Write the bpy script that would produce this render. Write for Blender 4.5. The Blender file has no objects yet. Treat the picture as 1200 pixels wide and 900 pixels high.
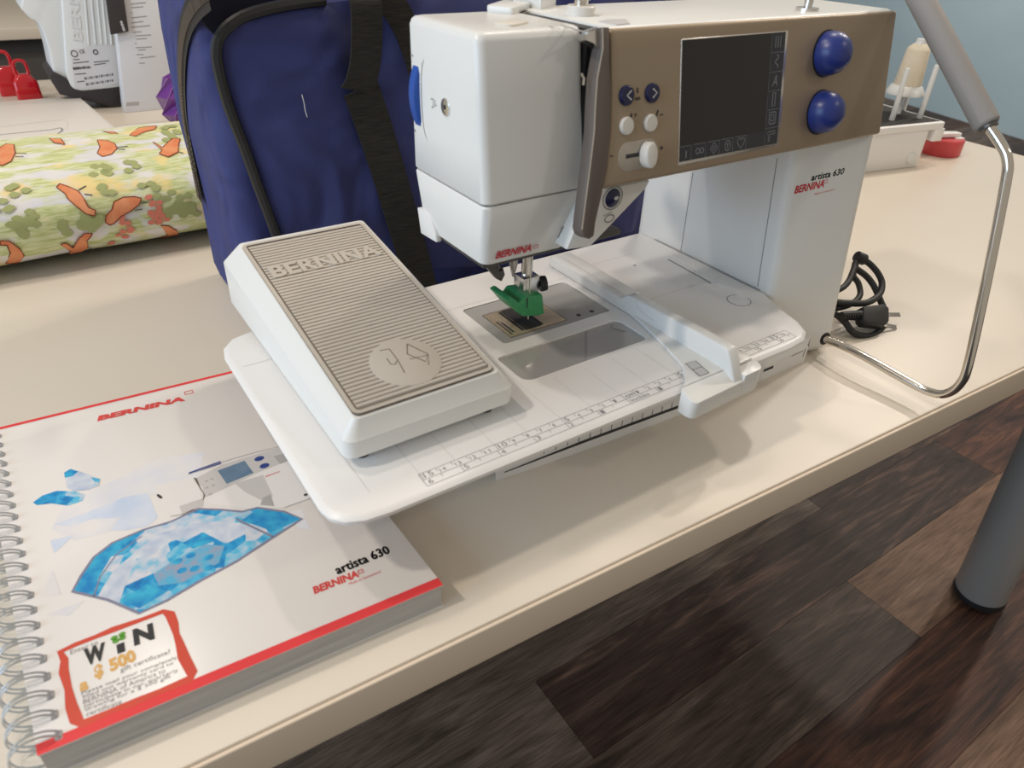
import bpy, bmesh, math, random
from mathutils import Vector, Matrix
random.seed(7)
S = 0.01                      # everything below is written in centimetres
scene = bpy.context.scene
COL = scene.collection
# ------------------------------------------------------------------ camera
CAM = (-28.342, -39.101, 33.799)
YAW, PITCH, ROLL, FOC = 0.615377, 0.592364, 0.039097, 829.96
cy, sy, cp, sp = math.cos(YAW), math.sin(YAW), math.cos(PITCH), math.sin(PITCH)
fwd = Vector((sy * cp, cy * cp, -sp)); rgt = Vector((cy, -sy, 0)); upv = rgt.cross(fwd)
r2 = math.cos(ROLL) * rgt + math.sin(ROLL) * upv
u2 = -math.sin(ROLL) * rgt + math.cos(ROLL) * upv
cam = bpy.data.cameras.new('camera'); camo = bpy.data.objects.new('camera', cam); COL.objects.link(camo)
mw = Matrix((r2, u2, -fwd)).transposed().to_4x4(); mw.translation = Vector(CAM) * S
camo.matrix_world = mw
cam.sensor_width = 36.0; cam.lens = FOC * 36 / 1200; cam.clip_start = 0.02; cam.clip_end = 60
cam.dof.use_dof = True; cam.dof.focus_distance = 0.66; cam.dof.aperture_fstop = 11
scene.camera = camo
# ------------------------------------------------------------------ world, lights, exposure
w = bpy.data.worlds.new('world'); scene.world = w; w.use_nodes = True
w.node_tree.nodes['Background'].inputs[0].default_value = (1.0, 0.90, 0.76, 1)
w.node_tree.nodes['Background'].inputs[1].default_value = 0.39
def light(name, kind, loc, power, color, size=0.2, size_y=None, target=None):
    l = bpy.data.lights.new(name, kind); o = bpy.data.objects.new(name, l); COL.objects.link(o)
    l.energy = power; l.color = color; o.location = Vector(loc) * S
    if kind == 'AREA':
        l.shape = 'RECTANGLE' if size_y else 'DISK'; l.size = size
        if size_y: l.size_y = size_y
    if target is not None:
        o.rotation_euler = (Vector(target) - Vector(loc)).to_track_quat('-Z', 'Y').to_euler()
    return o
WARM = (1.0, 0.90, 0.79)
T0 = (5, 0, 0)
light('ceiling_lamp_a', 'AREA', (205, 50, 195), 10, WARM, 0.12, None, T0)
light('ceiling_lamp_b', 'AREA', (300, 36, 195), 18, WARM, 0.12, None, T0)
light('ceiling_lamp_c', 'AREA', (95, 54, 195), 7, WARM, 0.12, None, T0)
light('ceiling_lamp_d', 'AREA', (-70, 66, 195), 7, WARM, 0.12, None, T0)
light('ceiling_lamp_e', 'AREA', (-150, 16, 195), 17, WARM, 0.14, None, T0)
light('wall_fill_f', 'AREA', (330, 190, 195), 27, WARM, 0.3, None, (420, 190, 30))  # added fill light, brightens the blue wall and far right
light('front_fill_g', 'AREA', (170, -170, 195), 6, WARM, 0.2, None, (60, -10, -30))  # added fill light for the floor and front-facing surfaces
light('daylight_window', 'AREA', (-300, -10, 85), 52, (0.52, 0.75, 1.0), 2.4, 1.5, (0, 10, 5))
scene.view_settings.view_transform = 'Standard'
scene.view_settings.look = 'None'
scene.view_settings.exposure = 0.0
scene.view_settings.gamma = 1.0
scene.view_settings.use_curve_mapping = False
# ------------------------------------------------------------------ materials
MATS = {}
def mat(name, col, rough=0.5, metal=0.0, spec=0.5, noise=None, bump=None, coat=0.0, alpha=None, trans=0.0):
    """noise=(scale, colour2, amount[, stretch]); bump=(scale, strength)"""
    m = bpy.data.materials.new(name); m.use_nodes = True; MATS[name] = m
    nt = m.node_tree; b = nt.nodes['Principled BSDF']
    b.inputs['Base Color'].default_value = (*col, 1); b.inputs['Roughness'].default_value = rough
    b.inputs['Metallic'].default_value = metal; b.inputs['Specular IOR Level'].default_value = spec
    b.inputs['Coat Weight'].default_value = coat
    if trans: b.inputs['Transmission Weight'].default_value = trans
    if alpha is not None: b.inputs['Alpha'].default_value = alpha
    tc = None
    def coords(stretch=None):
        tc = nt.nodes.new('ShaderNodeTexCoord'); mp = nt.nodes.new('ShaderNodeMapping')
        nt.links.new(tc.outputs['Object'], mp.inputs[0])
        if stretch: mp.inputs['Scale'].default_value = stretch
        return mp.outputs[0]
    if noise:
        n = nt.nodes.new('ShaderNodeTexNoise'); n.inputs['Scale'].default_value = noise[0]; n.inputs['Detail'].default_value = 6
        nt.links.new(coords(noise[3] if len(noise) > 3 else None), n.inputs['Vector'])
        r = nt.nodes.new('ShaderNodeValToRGB'); r.color_ramp.elements[0].position = 0.5 - noise[2]; r.color_ramp.elements[1].position = 0.5 + noise[2]
        r.color_ramp.elements[0].color = (*col, 1); r.color_ramp.elements[1].color = (*noise[1], 1)
        nt.links.new(n.outputs['Fac'], r.inputs[0]); nt.links.new(r.outputs[0], b.inputs['Base Color'])
    if bump:
        n = nt.nodes.new('ShaderNodeTexNoise'); n.inputs['Scale'].default_value = bump[0]; n.inputs['Detail'].default_value = 4
        nt.links.new(coords(bump[2] if len(bump) > 2 else None), n.inputs['Vector'])
        bp = nt.nodes.new('ShaderNodeBump'); bp.inputs['Strength'].default_value = bump[1]; bp.inputs['Distance'].default_value = 0.002
        nt.links.new(n.outputs['Fac'], bp.inputs['Height']); nt.links.new(bp.outputs[0], b.inputs['Normal'])
    return m
mat('white_plastic', (0.755, 0.755, 0.735), 0.32, bump=(900, 0.02))
mat('white_bed', (0.80, 0.79, 0.78), 0.36)
mat('off_white', (0.70, 0.66, 0.58), 0.45)
mat('seam', (0.16, 0.16, 0.17), 0.6)
mat('pale_grey', (0.55, 0.55, 0.55), 0.5)
mat('taupe', (0.33, 0.255, 0.178), 0.42, 0.35, bump=(1500, 0.03))
mat('taupe_dark', (0.15, 0.125, 0.11), 0.5, 0.3)
mat('screen', (0.012, 0.0115, 0.011), 0.28)
mat('screen_edge', (0.02, 0.022, 0.032), 0.3)
mat('icon', (0.22, 0.24, 0.27), 0.6)
mat('silver', (0.75, 0.73, 0.70), 0.25, 1.0)
mat('chrome', (0.72, 0.68, 0.62), 0.14, 1.0)
mat('steel', (0.42, 0.40, 0.38), 0.3, 1.0)
mat('brass_plate', (0.66, 0.56, 0.42), 0.35, 0.45, noise=(700, (0.42, 0.34, 0.24), 0.2))
mat('dark_metal', (0.10, 0.095, 0.09), 0.4, 0.6)
mat('black', (0.006, 0.006, 0.007), 0.45)
mat('rubber', (0.012, 0.012, 0.013), 0.55, bump=(600, 0.05))
mat('blue_knob', (0.016, 0.033, 0.19), 0.34)
mat('navy', (0.008, 0.012, 0.06), 0.3)
mat('blue_dial', (0.02, 0.08, 0.36), 0.4)
mat('slider_tray', (0.42, 0.37, 0.31), 0.45, 0.2)
mat('under_table_dark', (0.07, 0.058, 0.048), 0.7)
mat('cream_button', (0.72, 0.69, 0.64), 0.35)
mat('grey_arm', (0.36, 0.355, 0.35), 0.45)
mat('ink', (0.03, 0.03, 0.032), 0.6)
mat('ink_grey', (0.26, 0.26, 0.27), 0.6)
mat('ink_light', (0.62, 0.62, 0.62), 0.5)
mat('red_ink', (0.55, 0.015, 0.03), 0.5)
mat('green_foot', (0.03, 0.26, 0.09), 0.4, noise=(300, (0.06, 0.36, 0.14), 0.3))
mat('tread', (0.50, 0.455, 0.395), 0.6, bump=(1200, 0.1))
mat('tread_gap', (0.20, 0.17, 0.14), 0.8)
mat('foam', (0.27, 0.25, 0.235), 0.7, bump=(900, 0.05))
mat('desk', (0.67, 0.60, 0.505), 0.38, noise=(9, (0.69, 0.62, 0.525), 0.3), bump=(700, 0.015))
mat('desk_edge', (0.71, 0.595, 0.47), 0.45)
mat('leg_grey', (0.36, 0.36, 0.35), 0.4, 0.25)
mat('wall_blue', (0.48, 0.67, 0.80), 0.85, noise=(1.6, (0.58, 0.76, 0.87), 0.25, (1, 1, 2.0)))
mat('wall_plain', (0.5, 0.49, 0.47), 0.9, noise=(3, (0.52, 0.51, 0.49), 0.3))
mat('cover_white', (0.76, 0.725, 0.70), 0.28)
mat('pages', (0.62, 0.61, 0.58), 0.8, noise=(60, (0.40, 0.395, 0.38), 0.18, (0.2, 0.2, 22)))
mat('cover_red', (0.72, 0.045, 0.05), 0.35)
mat('print_red', (0.62, 0.06, 0.055), 0.4)
mat('print_frame', (0.62, 0.07, 0.04), 0.4)
mat('quilt_blue', (0.006, 0.22, 0.55), 0.4, noise=(130, (0.04, 0.45, 0.68), 0.16))
mat('quilt_teal0', (0.02, 0.36, 0.58), 0.4, noise=(110, (0.30, 0.66, 0.72), 0.16))
mat('quilt_pale', (0.42, 0.50, 0.66), 0.4, noise=(120, (0.66, 0.70, 0.76), 0.2))
mat('quilt_grey', (0.30, 0.34, 0.46), 0.4, noise=(190, (0.08, 0.42, 0.66), 0.16))
mat('quilt_edge', (0.22, 0.22, 0.32), 0.5)
mat('wash_blue', (0.52, 0.62, 0.80), 0.32, noise=(70, (0.68, 0.72, 0.80), 0.2))
mat('wash_pale', (0.69, 0.70, 0.77), 0.3, noise=(50, (0.77, 0.745, 0.74), 0.2))
mat('art_white', (0.76, 0.735, 0.72), 0.3)
mat('art_grey', (0.55, 0.53, 0.52), 0.3)
mat('art_mid', (0.40, 0.385, 0.38), 0.3)
mat('art_screen', (0.09, 0.16, 0.26), 0.3, noise=(80, (0.14, 0.23, 0.33), 0.2))
mat('art_blue', (0.015, 0.045, 0.22), 0.35)
mat('gold_ink', (0.72, 0.42, 0.13), 0.5)
mat('clover', (0.10, 0.33, 0.03), 0.5)
mat('wire', (0.60, 0.62, 0.64), 0.3, 0.8)
mat('bag_blue', (0.024, 0.031, 0.135), 0.75, noise=(14, (0.031, 0.041, 0.17), 0.25), bump=(1400, 0.25))
def soft_folds(name, scale, strength):
    nt = MATS[name].node_tree; b = nt.nodes['Principled BSDF']; tc = nt.nodes.new('ShaderNodeTexCoord')
    n = nt.nodes.new('ShaderNodeTexNoise'); n.inputs['Scale'].default_value = scale; n.inputs['Detail'].default_value = 2; n.inputs['Distortion'].default_value = 0.6
    nt.links.new(tc.outputs['Object'], n.inputs['Vector']); bp = nt.nodes.new('ShaderNodeBump'); bp.inputs['Strength'].default_value = strength; bp.inputs['Distance'].default_value = 0.05
    prev = b.inputs['Normal'].links[0].from_socket; nt.links.new(prev, bp.inputs['Normal']); nt.links.new(n.outputs['Fac'], bp.inputs['Height']); nt.links.new(bp.outputs[0], b.inputs['Normal'])
soft_folds('bag_blue', 9, 0.9)
mat('pocket_shade', (0.006, 0.007, 0.02), 0.9)
mat('webbing', (0.007, 0.0065, 0.006), 0.8, noise=(230, (0.032, 0.028, 0.02), 0.2, (0.3, 0.3, 3)), bump=(500, 0.6, (0.15, 0.15, 6)))
mat('piping', (0.010, 0.010, 0.011), 0.45)
mat('zipper', (0.13, 0.105, 0.085), 0.5, 0.3)
mat('bird', (0.68, 0.17, 0.06), 0.75, noise=(60, (0.82, 0.36, 0.17), 0.25))
mat('bird_line', (0.22, 0.05, 0.02), 0.8)
mat('twig', (0.12, 0.13, 0.14), 0.8)
mat('leaf', (0.36, 0.39, 0.16), 0.8)
mat('blossom', (0.72, 0.22, 0.15), 0.8)
mat('red_clear', (0.55, 0.006, 0.016), 0.15, coat=0.6)
mat('purple', (0.13, 0.02, 0.22), 0.25, coat=0.4)
mat('purple_edge', (0.36, 0.18, 0.45), 0.3)
mat('paper_white', (0.66, 0.66, 0.69), 0.5)
mat('machine_cool', (0.70, 0.72, 0.73), 0.4)
mat('charcoal', (0.035, 0.03, 0.033), 0.5)
mat('cream_case', (0.72, 0.68, 0.63), 0.4)
mat('thread_cream', (0.74, 0.66, 0.52), 0.7, bump=(300, 0.5, (0.1, 0.1, 5)))
mat('tape_red', (0.58, 0.06, 0.07), 0.35)
mat('dark_mat', (0.02, 0.018, 0.017), 0.8)
mat('clear_pin', (0.72, 0.73, 0.72), 0.25)
def clear_mat(name, tint, gloss=0.12):
    m = bpy.data.materials.new(name); m.use_nodes = True; MATS[name] = m; nt = m.node_tree
    nt.nodes.remove(nt.nodes['Principled BSDF']); out = nt.nodes['Material Output']
    t = nt.nodes.new('ShaderNodeBsdfTransparent'); t.inputs[0].default_value = (*tint, 1)
    g = nt.nodes.new('ShaderNodeBsdfGlossy'); g.inputs['Roughness'].default_value = 0.08
    mx = nt.nodes.new('ShaderNodeMixShader'); mx.inputs[0].default_value = gloss
    d = nt.nodes.new('ShaderNodeBsdfDiffuse'); d.inputs[0].default_value = (0.8, 0.78, 0.76, 1)   # pale diffuse added to brighten the shaded view through the pane
    md = nt.nodes.new('ShaderNodeMixShader'); md.inputs[0].default_value = 0.32; nt.links.new(t.outputs[0], md.inputs[1]); nt.links.new(d.outputs[0], md.inputs[2])
    nt.links.new(md.outputs[0], mx.inputs[1]); nt.links.new(g.outputs[0], mx.inputs[2]); nt.links.new(mx.outputs[0], out.inputs[0])
clear_mat('clear_window', (0.90, 0.895, 0.88))
def patch_mat(name, scale, cols):
    m = bpy.data.materials.new(name); m.use_nodes = True; MATS[name] = m; nt = m.node_tree; b = nt.nodes['Principled BSDF']
    tc = nt.nodes.new('ShaderNodeTexCoord'); vo = nt.nodes.new('ShaderNodeTexVoronoi'); vo.inputs['Scale'].default_value = scale
    n = nt.nodes.new('ShaderNodeTexNoise'); n.inputs['Scale'].default_value = scale * 2.2; n.inputs['Detail'].default_value = 6
    nt.links.new(tc.outputs['Object'], vo.inputs['Vector']); nt.links.new(tc.outputs['Object'], n.inputs['Vector'])
    sp_ = nt.nodes.new('ShaderNodeSeparateColor'); nt.links.new(vo.outputs['Color'], sp_.inputs[0])
    a = nt.nodes.new('ShaderNodeMath'); a.operation = 'MULTIPLY_ADD'; a.inputs[1].default_value = 0.75; nt.links.new(sp_.outputs[0], a.inputs[0])
    k = nt.nodes.new('ShaderNodeMath'); k.operation = 'MULTIPLY_ADD'; k.inputs[1].default_value = 1.2; k.inputs[2].default_value = -0.45; nt.links.new(n.outputs['Fac'], k.inputs[0]); nt.links.new(k.outputs[0], a.inputs[2])
    r = nt.nodes.new('ShaderNodeValToRGB'); e = r.color_ramp.elements; e[0].color = (*cols[0], 1); e[1].color = (*cols[-1], 1)
    for i, c in enumerate(cols[1:-1]): x = e.new((i + 1) / (len(cols) - 1)); x.color = (*c, 1)
    nt.links.new(a.outputs[0], r.inputs[0]); nt.links.new(r.outputs[0], b.inputs['Base Color']); b.inputs['Roughness'].default_value = 0.4
patch_mat('quilt_teal', 75, [(0.004, 0.16, 0.46), (0.01, 0.30, 0.62), (0.10, 0.48, 0.70), (0.42, 0.56, 0.70), (0.66, 0.66, 0.72)])
def plank_mat(name, c1, c2, c3, scale=1.0, seed=0.0):
    m = bpy.data.materials.new(name); m.use_nodes = True; MATS[name] = m; nt = m.node_tree; b = nt.nodes['Principled BSDF']
    tc = nt.nodes.new('ShaderNodeTexCoord'); mp = nt.nodes.new('ShaderNodeMapping'); mp.inputs['Scale'].default_value = (1.6 * scale, 14 * scale, 8)
    mp.inputs['Location'].default_value = (seed, seed * 2, seed)
    nt.links.new(tc.outputs['Object'], mp.inputs[0])
    n = nt.nodes.new('ShaderNodeTexNoise'); n.inputs['Scale'].default_value = 2.2; n.inputs['Detail'].default_value = 9; n.inputs['Distortion'].default_value = 1.6; n.inputs['Roughness'].default_value = 0.62
    nt.links.new(mp.outputs[0], n.inputs['Vector'])
    r = nt.nodes.new('ShaderNodeValToRGB'); e = r.color_ramp.elements
    e[0].position = 0.34; e[0].color = (*c1, 1); e[1].position = 0.72; e[1].color = (*c3, 1); k = e.new(0.52); k.color = (*c2, 1)
    nt.links.new(n.outputs['Fac'], r.inputs[0])
    n2 = nt.nodes.new('ShaderNodeTexNoise'); n2.inputs['Scale'].default_value = 16; n2.inputs['Detail'].default_value = 8
    mp2 = nt.nodes.new('ShaderNodeMapping'); mp2.inputs['Scale'].default_value = (1, 22, 8); nt.links.new(tc.outputs['Object'], mp2.inputs[0]); nt.links.new(mp2.outputs[0], n2.inputs['Vector'])
    mx = nt.nodes.new('ShaderNodeMix'); mx.data_type = 'RGBA'; mx.blend_type = 'MULTIPLY'; mx.inputs[0].default_value = 0.75
    r2_ = nt.nodes.new('ShaderNodeValToRGB'); r2_.color_ramp.elements[0].position = 0.38; r2_.color_ramp.elements[0].color = (0.5, 0.48, 0.47, 1); r2_.color_ramp.elements[1].position = 0.6
    nt.links.new(n2.outputs['Fac'], r2_.inputs[0]); nt.links.new(r.outputs[0], mx.inputs[6]); nt.links.new(r2_.outputs[0], mx.inputs[7])
    nt.links.new(mx.outputs[2], b.inputs['Base Color']); b.inputs['Roughness'].default_value = 0.5; b.inputs['Specular IOR Level'].default_value = 0.3
plank_mat('plank_dark', (0.034, 0.021, 0.017), (0.078, 0.047, 0.037), (0.25, 0.15, 0.11), 1.0, 0)
plank_mat('plank_smoke', (0.055, 0.037, 0.028), (0.11, 0.075, 0.057), (0.20, 0.14, 0.108), 1.0, 3)
plank_mat('plank_oak', (0.17, 0.098, 0.062), (0.265, 0.155, 0.10), (0.35, 0.22, 0.145), 1.0, 5)
plank_mat('plank_grey', (0.08, 0.058, 0.045), (0.16, 0.118, 0.092), (0.25, 0.19, 0.15), 1.0, 8)
plank_mat('plank_red', (0.038, 0.021, 0.017), (0.11, 0.052, 0.036), (0.26, 0.115, 0.07), 0.8, 11)
mat('floor_sub', (0.012, 0.010, 0.009), 0.8, noise=(20, (0.03, 0.02, 0.016), 0.2))
def fabric_mat():
    m = bpy.data.materials.new('fabric_print'); m.use_nodes = True; MATS['fabric_print'] = m; nt = m.node_tree; b = nt.nodes['Principled BSDF']
    tc = nt.nodes.new('ShaderNodeTexCoord')
    def noise(scale, stretch, loc, lo, hi, c0, c1):
        mp = nt.nodes.new('ShaderNodeMapping'); mp.inputs['Scale'].default_value = stretch; mp.inputs['Location'].default_value = loc
        nt.links.new(tc.outputs['Object'], mp.inputs[0]); n = nt.nodes.new('ShaderNodeTexNoise'); n.inputs['Scale'].default_value = scale; n.inputs['Detail'].default_value = 5
        nt.links.new(mp.outputs[0], n.inputs['Vector']); r = nt.nodes.new('ShaderNodeValToRGB')
        r.color_ramp.elements[0].position = lo; r.color_ramp.elements[1].position = hi; r.color_ramp.elements[0].color = (*c0, 1); r.color_ramp.elements[1].color = (*c1, 1)
        nt.links.new(n.outputs['Fac'], r.inputs[0]); return r.outputs[0]
    def mix(f, a, c):
        x = nt.nodes.new('ShaderNodeMix'); x.data_type = 'RGBA'; nt.links.new(f, x.inputs[0]); nt.links.new(a, x.inputs[6])
        if isinstance(c, tuple): x.inputs[7].default_value = (*c, 1)
        else: nt.links.new(c, x.inputs[7])
        return x.outputs[2]
    base = noise(18, (1, 1, 1), (3, 0, 0), 0.35, 0.65, (0.80, 0.77, 0.70), (0.66, 0.66, 0.72))
    fg = noise(26, (1, 2.2, 2.2), (0, 0, 0), 0.42, 0.53, (0, 0, 0), (1, 1, 1))
    brush = noise(120, (0.5, 3, 3), (0, 5, 0), 0.30, 0.62, (0.44, 0.49, 0.17), (0.70, 0.72, 0.44))
    c = mix(fg, base, brush)
    fy = noise(22, (1, 1.4, 1.4), (7, 2, 0), 0.56, 0.66, (0, 0, 0), (0.85, 0.85, 0.85))
    c = mix(fy, c, (0.86, 0.66, 0.28))
    nt.links.new(c, b.inputs['Base Color']); b.inputs['Roughness'].default_value = 0.85; b.inputs['Specular IOR Level'].default_value = 0.2
fabric_mat()
# ------------------------------------------------------------------ geometry helpers
FR = {
    'PANEL':  ((0, -7.65, 19.7), (1, 0, 0), (0, 1.65, 8.7)),
    'PILLAR': ((21.2, -5.7, 18.5), (8.5, -1.5, 0), (0, 0.1, 1)),
    'HEADF':  ((0, -5.55, 19.3), (1, 0, 0), (0, 0.95, 8.9)),
    'HEADB':  ((0, -5.6, 19.2), (1, 0, 0), (0, -0.6, 4.1)),
    'TREAD':  ((-12.9, -8.95, 10.3), (1, 0, 0), (0, 19.2, 2.95)),
    'CORD':   ((34, -8.6, 0.35), (1, 0, 0), (0, 5.5, 4.6)),
}

def frame(n):
    if isinstance(n, tuple): return n
    if n in FR:
        o, u, v = FR[n]; return Vector(o), Vector(u).normalized(), Vector(v).normalized()
    a, c = n[0], float(n[1:])
    if a == 'Z': return Vector((0, 0, c)), Vector((1, 0, 0)), Vector((0, 1, 0))
    if a == 'Y': return Vector((0, c, 0)), Vector((1, 0, 0)), Vector((0, 0, 1))
    return Vector((c, 0, 0)), Vector((0, -1, 0)), Vector((0, 0, 1))
def on(fr, p, h=0.0):
    o, u, v = frame(fr); return o + u * p[0] + v * p[1] + u.cross(v) * h
INFO = {}
def thing(name, label, cat, loc, rotz=0.0, group=None, kind=None):
    o = bpy.data.objects.new(name, None); COL.objects.link(o); o.empty_display_size = 0.02
    o.location = Vector(loc) * S; o.rotation_euler = (0, 0, rotz); o['label'] = label
    if cat: o['category'] = cat
    if group: o['group'] = group
    if kind: o['kind'] = kind
    INFO[o] = (Vector(loc), rotz); return o
TXT = {}
def text2d(s, bold=0.0, shear=0.0):
    k = (s, bold, shear)
    if k not in TXT:
        c = bpy.data.curves.new('t', 'FONT'); c.body = s; c.offset = bold; c.shear = shear; c.resolution_u = 2
        o = bpy.data.objects.new('t', c); COL.objects.link(o)
        dg = bpy.context.evaluated_depsgraph_get(); me = o.evaluated_get(dg).to_mesh()
        vs = [(v.co.x, v.co.y) for v in me.vertices]; fs = [list(p.vertices) for p in me.polygons]
        o.evaluated_get(dg).to_mesh_clear(); bpy.data.objects.remove(o); bpy.data.curves.remove(c)
        x0 = min(v[0] for v in vs); x1 = max(v[0] for v in vs); y0 = min(v[1] for v in vs); y1 = max(v[1] for v in vs)
        TXT[k] = ([((x - x0) / max(x1 - x0, 1e-6), (y - y0) / max(y1 - y0, 1e-6)) for x, y in vs], fs)
    return TXT[k]
def rrect(x0, x1, y0, y1, r, n=5):
    out = []
    for cx, cyy, a0 in ((x1 - r, y1 - r, 0), (x0 + r, y1 - r, 90), (x0 + r, y0 + r, 180), (x1 - r, y0 + r, 270)):
        for i in range(n + 1):
            a = math.radians(a0 + 90 * i / n); out.append((cx + r * math.cos(a), cyy + r * math.sin(a)))
    return out
def roundpoly(pts, r, n=5):
    out = []; N = len(pts)
    for i in range(N):
        p = Vector(pts[i]); a = Vector(pts[i - 1]) - p; b = Vector(pts[(i + 1) % N]) - p
        rr = r[i] if isinstance(r, (list, tuple)) else r
        d = min(rr, a.length * 0.49, b.length * 0.49); s = p + a.normalized() * d; e = p + b.normalized() * d
        for k in range(n + 1):
            t = k / n; out.append(tuple((1 - t) ** 2 * s + 2 * t * (1 - t) * p + t * t * e))
    return out
def ell(c, ru, rv, n=20, rot=0.0):
    return [(c[0] + ru * math.cos(2 * math.pi * i / n) * math.cos(rot) - rv * math.sin(2 * math.pi * i / n) * math.sin(rot),
             c[1] + ru * math.cos(2 * math.pi * i / n) * math.sin(rot) + rv * math.sin(2 * math.pi * i / n) * math.cos(rot)) for i in range(n)]
def smooth(path, n=6, closed=False):
    P = [Vector(p) for p in path]; out = []; N = len(P)
    for i in range(N if closed else N - 1):
        p0 = P[(i - 1) % N] if closed or i > 0 else P[i]; p1 = P[i]; p2 = P[(i + 1) % N]
        p3 = P[(i + 2) % N] if closed or i + 2 < N else p2
        for k in range(n):
            t = k / n
            out.append(0.5 * ((2 * p1) + (p2 - p0) * t + (2 * p0 - 5 * p1 + 4 * p2 - p3) * t * t + (3 * p1 - p0 - 3 * p2 + p3) * t ** 3))
    if not closed: out.append(P[-1])
    return out
class MB:
    def __init__(s): s.v = []; s.f = []
    def add(s, vs, fs):
        b = len(s.v); s.v += [Vector(v) for v in vs]; s.f += [[i + b for i in f] for f in fs]; return s
    def box(s, x0, x1, y0, y1, z0, z1):
        return s.add([(x, y, z) for z in (z0, z1) for x, y in ((x0, y0), (x1, y0), (x1, y1), (x0, y1))],
                     [[3, 2, 1, 0], [4, 5, 6, 7], [0, 1, 5, 4], [1, 2, 6, 5], [2, 3, 7, 6], [3, 0, 4, 7]])
    def prism(s, fr, poly, a, b):
        n = len(poly)
        return s.add([on(fr, p, a) for p in poly] + [on(fr, p, b) for p in poly],
                     [list(range(n))[::-1], list(range(n, 2 * n))] + [[i, (i + 1) % n, n + (i + 1) % n, n + i] for i in range(n)])
    def decal(s, fr, poly, h=0.012):
        return s.add([on(fr, p, h) for p in poly], [list(range(len(poly)))])
    def stroke(s, fr, pts, wd, closed=False, h=0.012):
        P = [Vector(p) for p in pts]; N = len(P); L = []; R = []
        for i in range(N):
            a = P[i - 1] if (closed or i) else P[i]; c = P[(i + 1) % N] if (closed or i < N - 1) else P[i]
            d = (c - a); d = d.normalized() if d.length > 1e-9 else Vector((1, 0)); nn = Vector((-d.y, d.x))
            ww = wd[i] if isinstance(wd, (list, tuple)) else wd
            L.append(P[i] + nn * ww / 2); R.append(P[i] - nn * ww / 2)
        vs = [on(fr, p, h) for p in L] + [on(fr, p, h) for p in R]
        return s.add(vs, [[N + i, N + (i + 1) % N, (i + 1) % N, i] for i in range(N if closed else N - 1)])
    def text(s, fr, st, p0, p1, hgt, h=0.015, bold=0.02, shear=0.0, thick=0.0, heavy=0.0):
        if heavy:
            d_ = (Vector(p1) - Vector(p0)).normalized() * heavy; e_ = Vector((-d_.y, d_.x))
            for k in (d_, -d_, e_, -e_): s.text(fr, st, Vector(p0) + k, Vector(p1) + k, hgt, h, bold, shear, thick)
        vs, fs = text2d(st, bold, shear); p0 = Vector(p0); p1 = Vector(p1); d = p1 - p0; e = Vector((-d.y, d.x)).normalized() * hgt
        q = [p0 + d * x + e * y for x, y in vs]; s.add([on(fr, p, h) for p in q], fs)
        if thick:
            n = len(q); cnt = {}
            for f in fs:
                for i in range(len(f)):
                    k = (f[i], f[(i + 1) % len(f)]); cnt[k] = 1
            side = [[a, a + n, b + n, b] for a, b in cnt if (b, a) not in cnt]
            s.add([on(fr, p, h) for p in q] + [on(fr, p, h - thick) for p in q], side)
        return s
    def tube(s, path, r, n=10, closed=False, cap=True):
        P = [Vector(p) for p in path]; N = len(P); rings = []; up = None
        for i in range(N):
            a = P[i - 1] if (closed or i) else P[i]; c = P[(i + 1) % N] if (closed or i < N - 1) else P[i]
            t = (c - a).normalized()
            if up is None: up = t.orthogonal().normalized()
            up = (up - t * up.dot(t)).normalized(); bb = t.cross(up)
            rr = r[i] if isinstance(r, (list, tuple)) else r
            rings.append([P[i] + (up * math.cos(2 * math.pi * k / n) + bb * math.sin(2 * math.pi * k / n)) * rr for k in range(n)])
        return s.loft(rings, cap and not closed, closed)
    def loft(s, rings, cap=True, closed=False):
        n = len(rings[0]); N = len(rings); fs = []
        for i in range(N if closed else N - 1):
            j = (i + 1) % N
            fs += [[i * n + k, i * n + (k + 1) % n, j * n + (k + 1) % n, j * n + k] for k in range(n)]
        if cap: fs += [list(range(n))[::-1], [(N - 1) * n + k for k in range(n)]]
        return s.add([p for r in rings for p in r], fs)
    def lathe(s, o, ax, prof, n=24):
        o = Vector(o); ax = Vector(ax).normalized(); e1 = ax.orthogonal().normalized(); e2 = ax.cross(e1)
        return s.loft([[o + ax * h + (e1 * math.cos(2 * math.pi * k / n) + e2 * math.sin(2 * math.pi * k / n)) * max(r, 0.001) for k in range(n)] for r, h in prof])
    def build(s, name, m, parent=None, bevel=0.0, seg=2, sm=True, org=None, local=False, ang=35, kind=None, label=None, cat=None, group=None, tri=False, fixn=True):
        top = parent
        while top is not None and top not in INFO and top.parent: top = top.parent
        if parent is None:
            base = Vector(org or (0, 0, 0)); rz = 0.0
        else: base, rz = INFO[top]
        if local: vs = s.v
        else:
            R = Matrix.Rotation(-rz, 3, 'Z'); vs = [R @ (v - base) for v in s.v]
        me = bpy.data.meshes.new(name); me.from_pydata([tuple(v * S) for v in vs], [], s.f)
        bm = bmesh.new(); bm.from_mesh(me)
        if fixn:
            bmesh.ops.remove_doubles(bm, verts=bm.verts, dist=1e-6)
            bmesh.ops.recalc_face_normals(bm, faces=bm.faces)
        if bevel:
            ed = [e for e in bm.edges if len(e.link_faces) == 2 and e.calc_face_angle(0) > math.radians(ang)]
            bmesh.ops.bevel(bm, geom=ed, offset=bevel * S, segments=seg, affect='EDGES', profile=0.5, clamp_overlap=True)
        bm.to_mesh(me); bm.free()
        if sm:
            me.shade_smooth(); me.set_sharp_from_angle(angle=math.radians(40))
        me.materials.append(MATS[m])
        o = bpy.data.objects.new(name, me); COL.objects.link(o)
        if parent is not None: o.parent = parent
        else:
            o.location = base * S; INFO[o] = (base, 0.0)
        if kind: o['kind'] = kind
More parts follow.
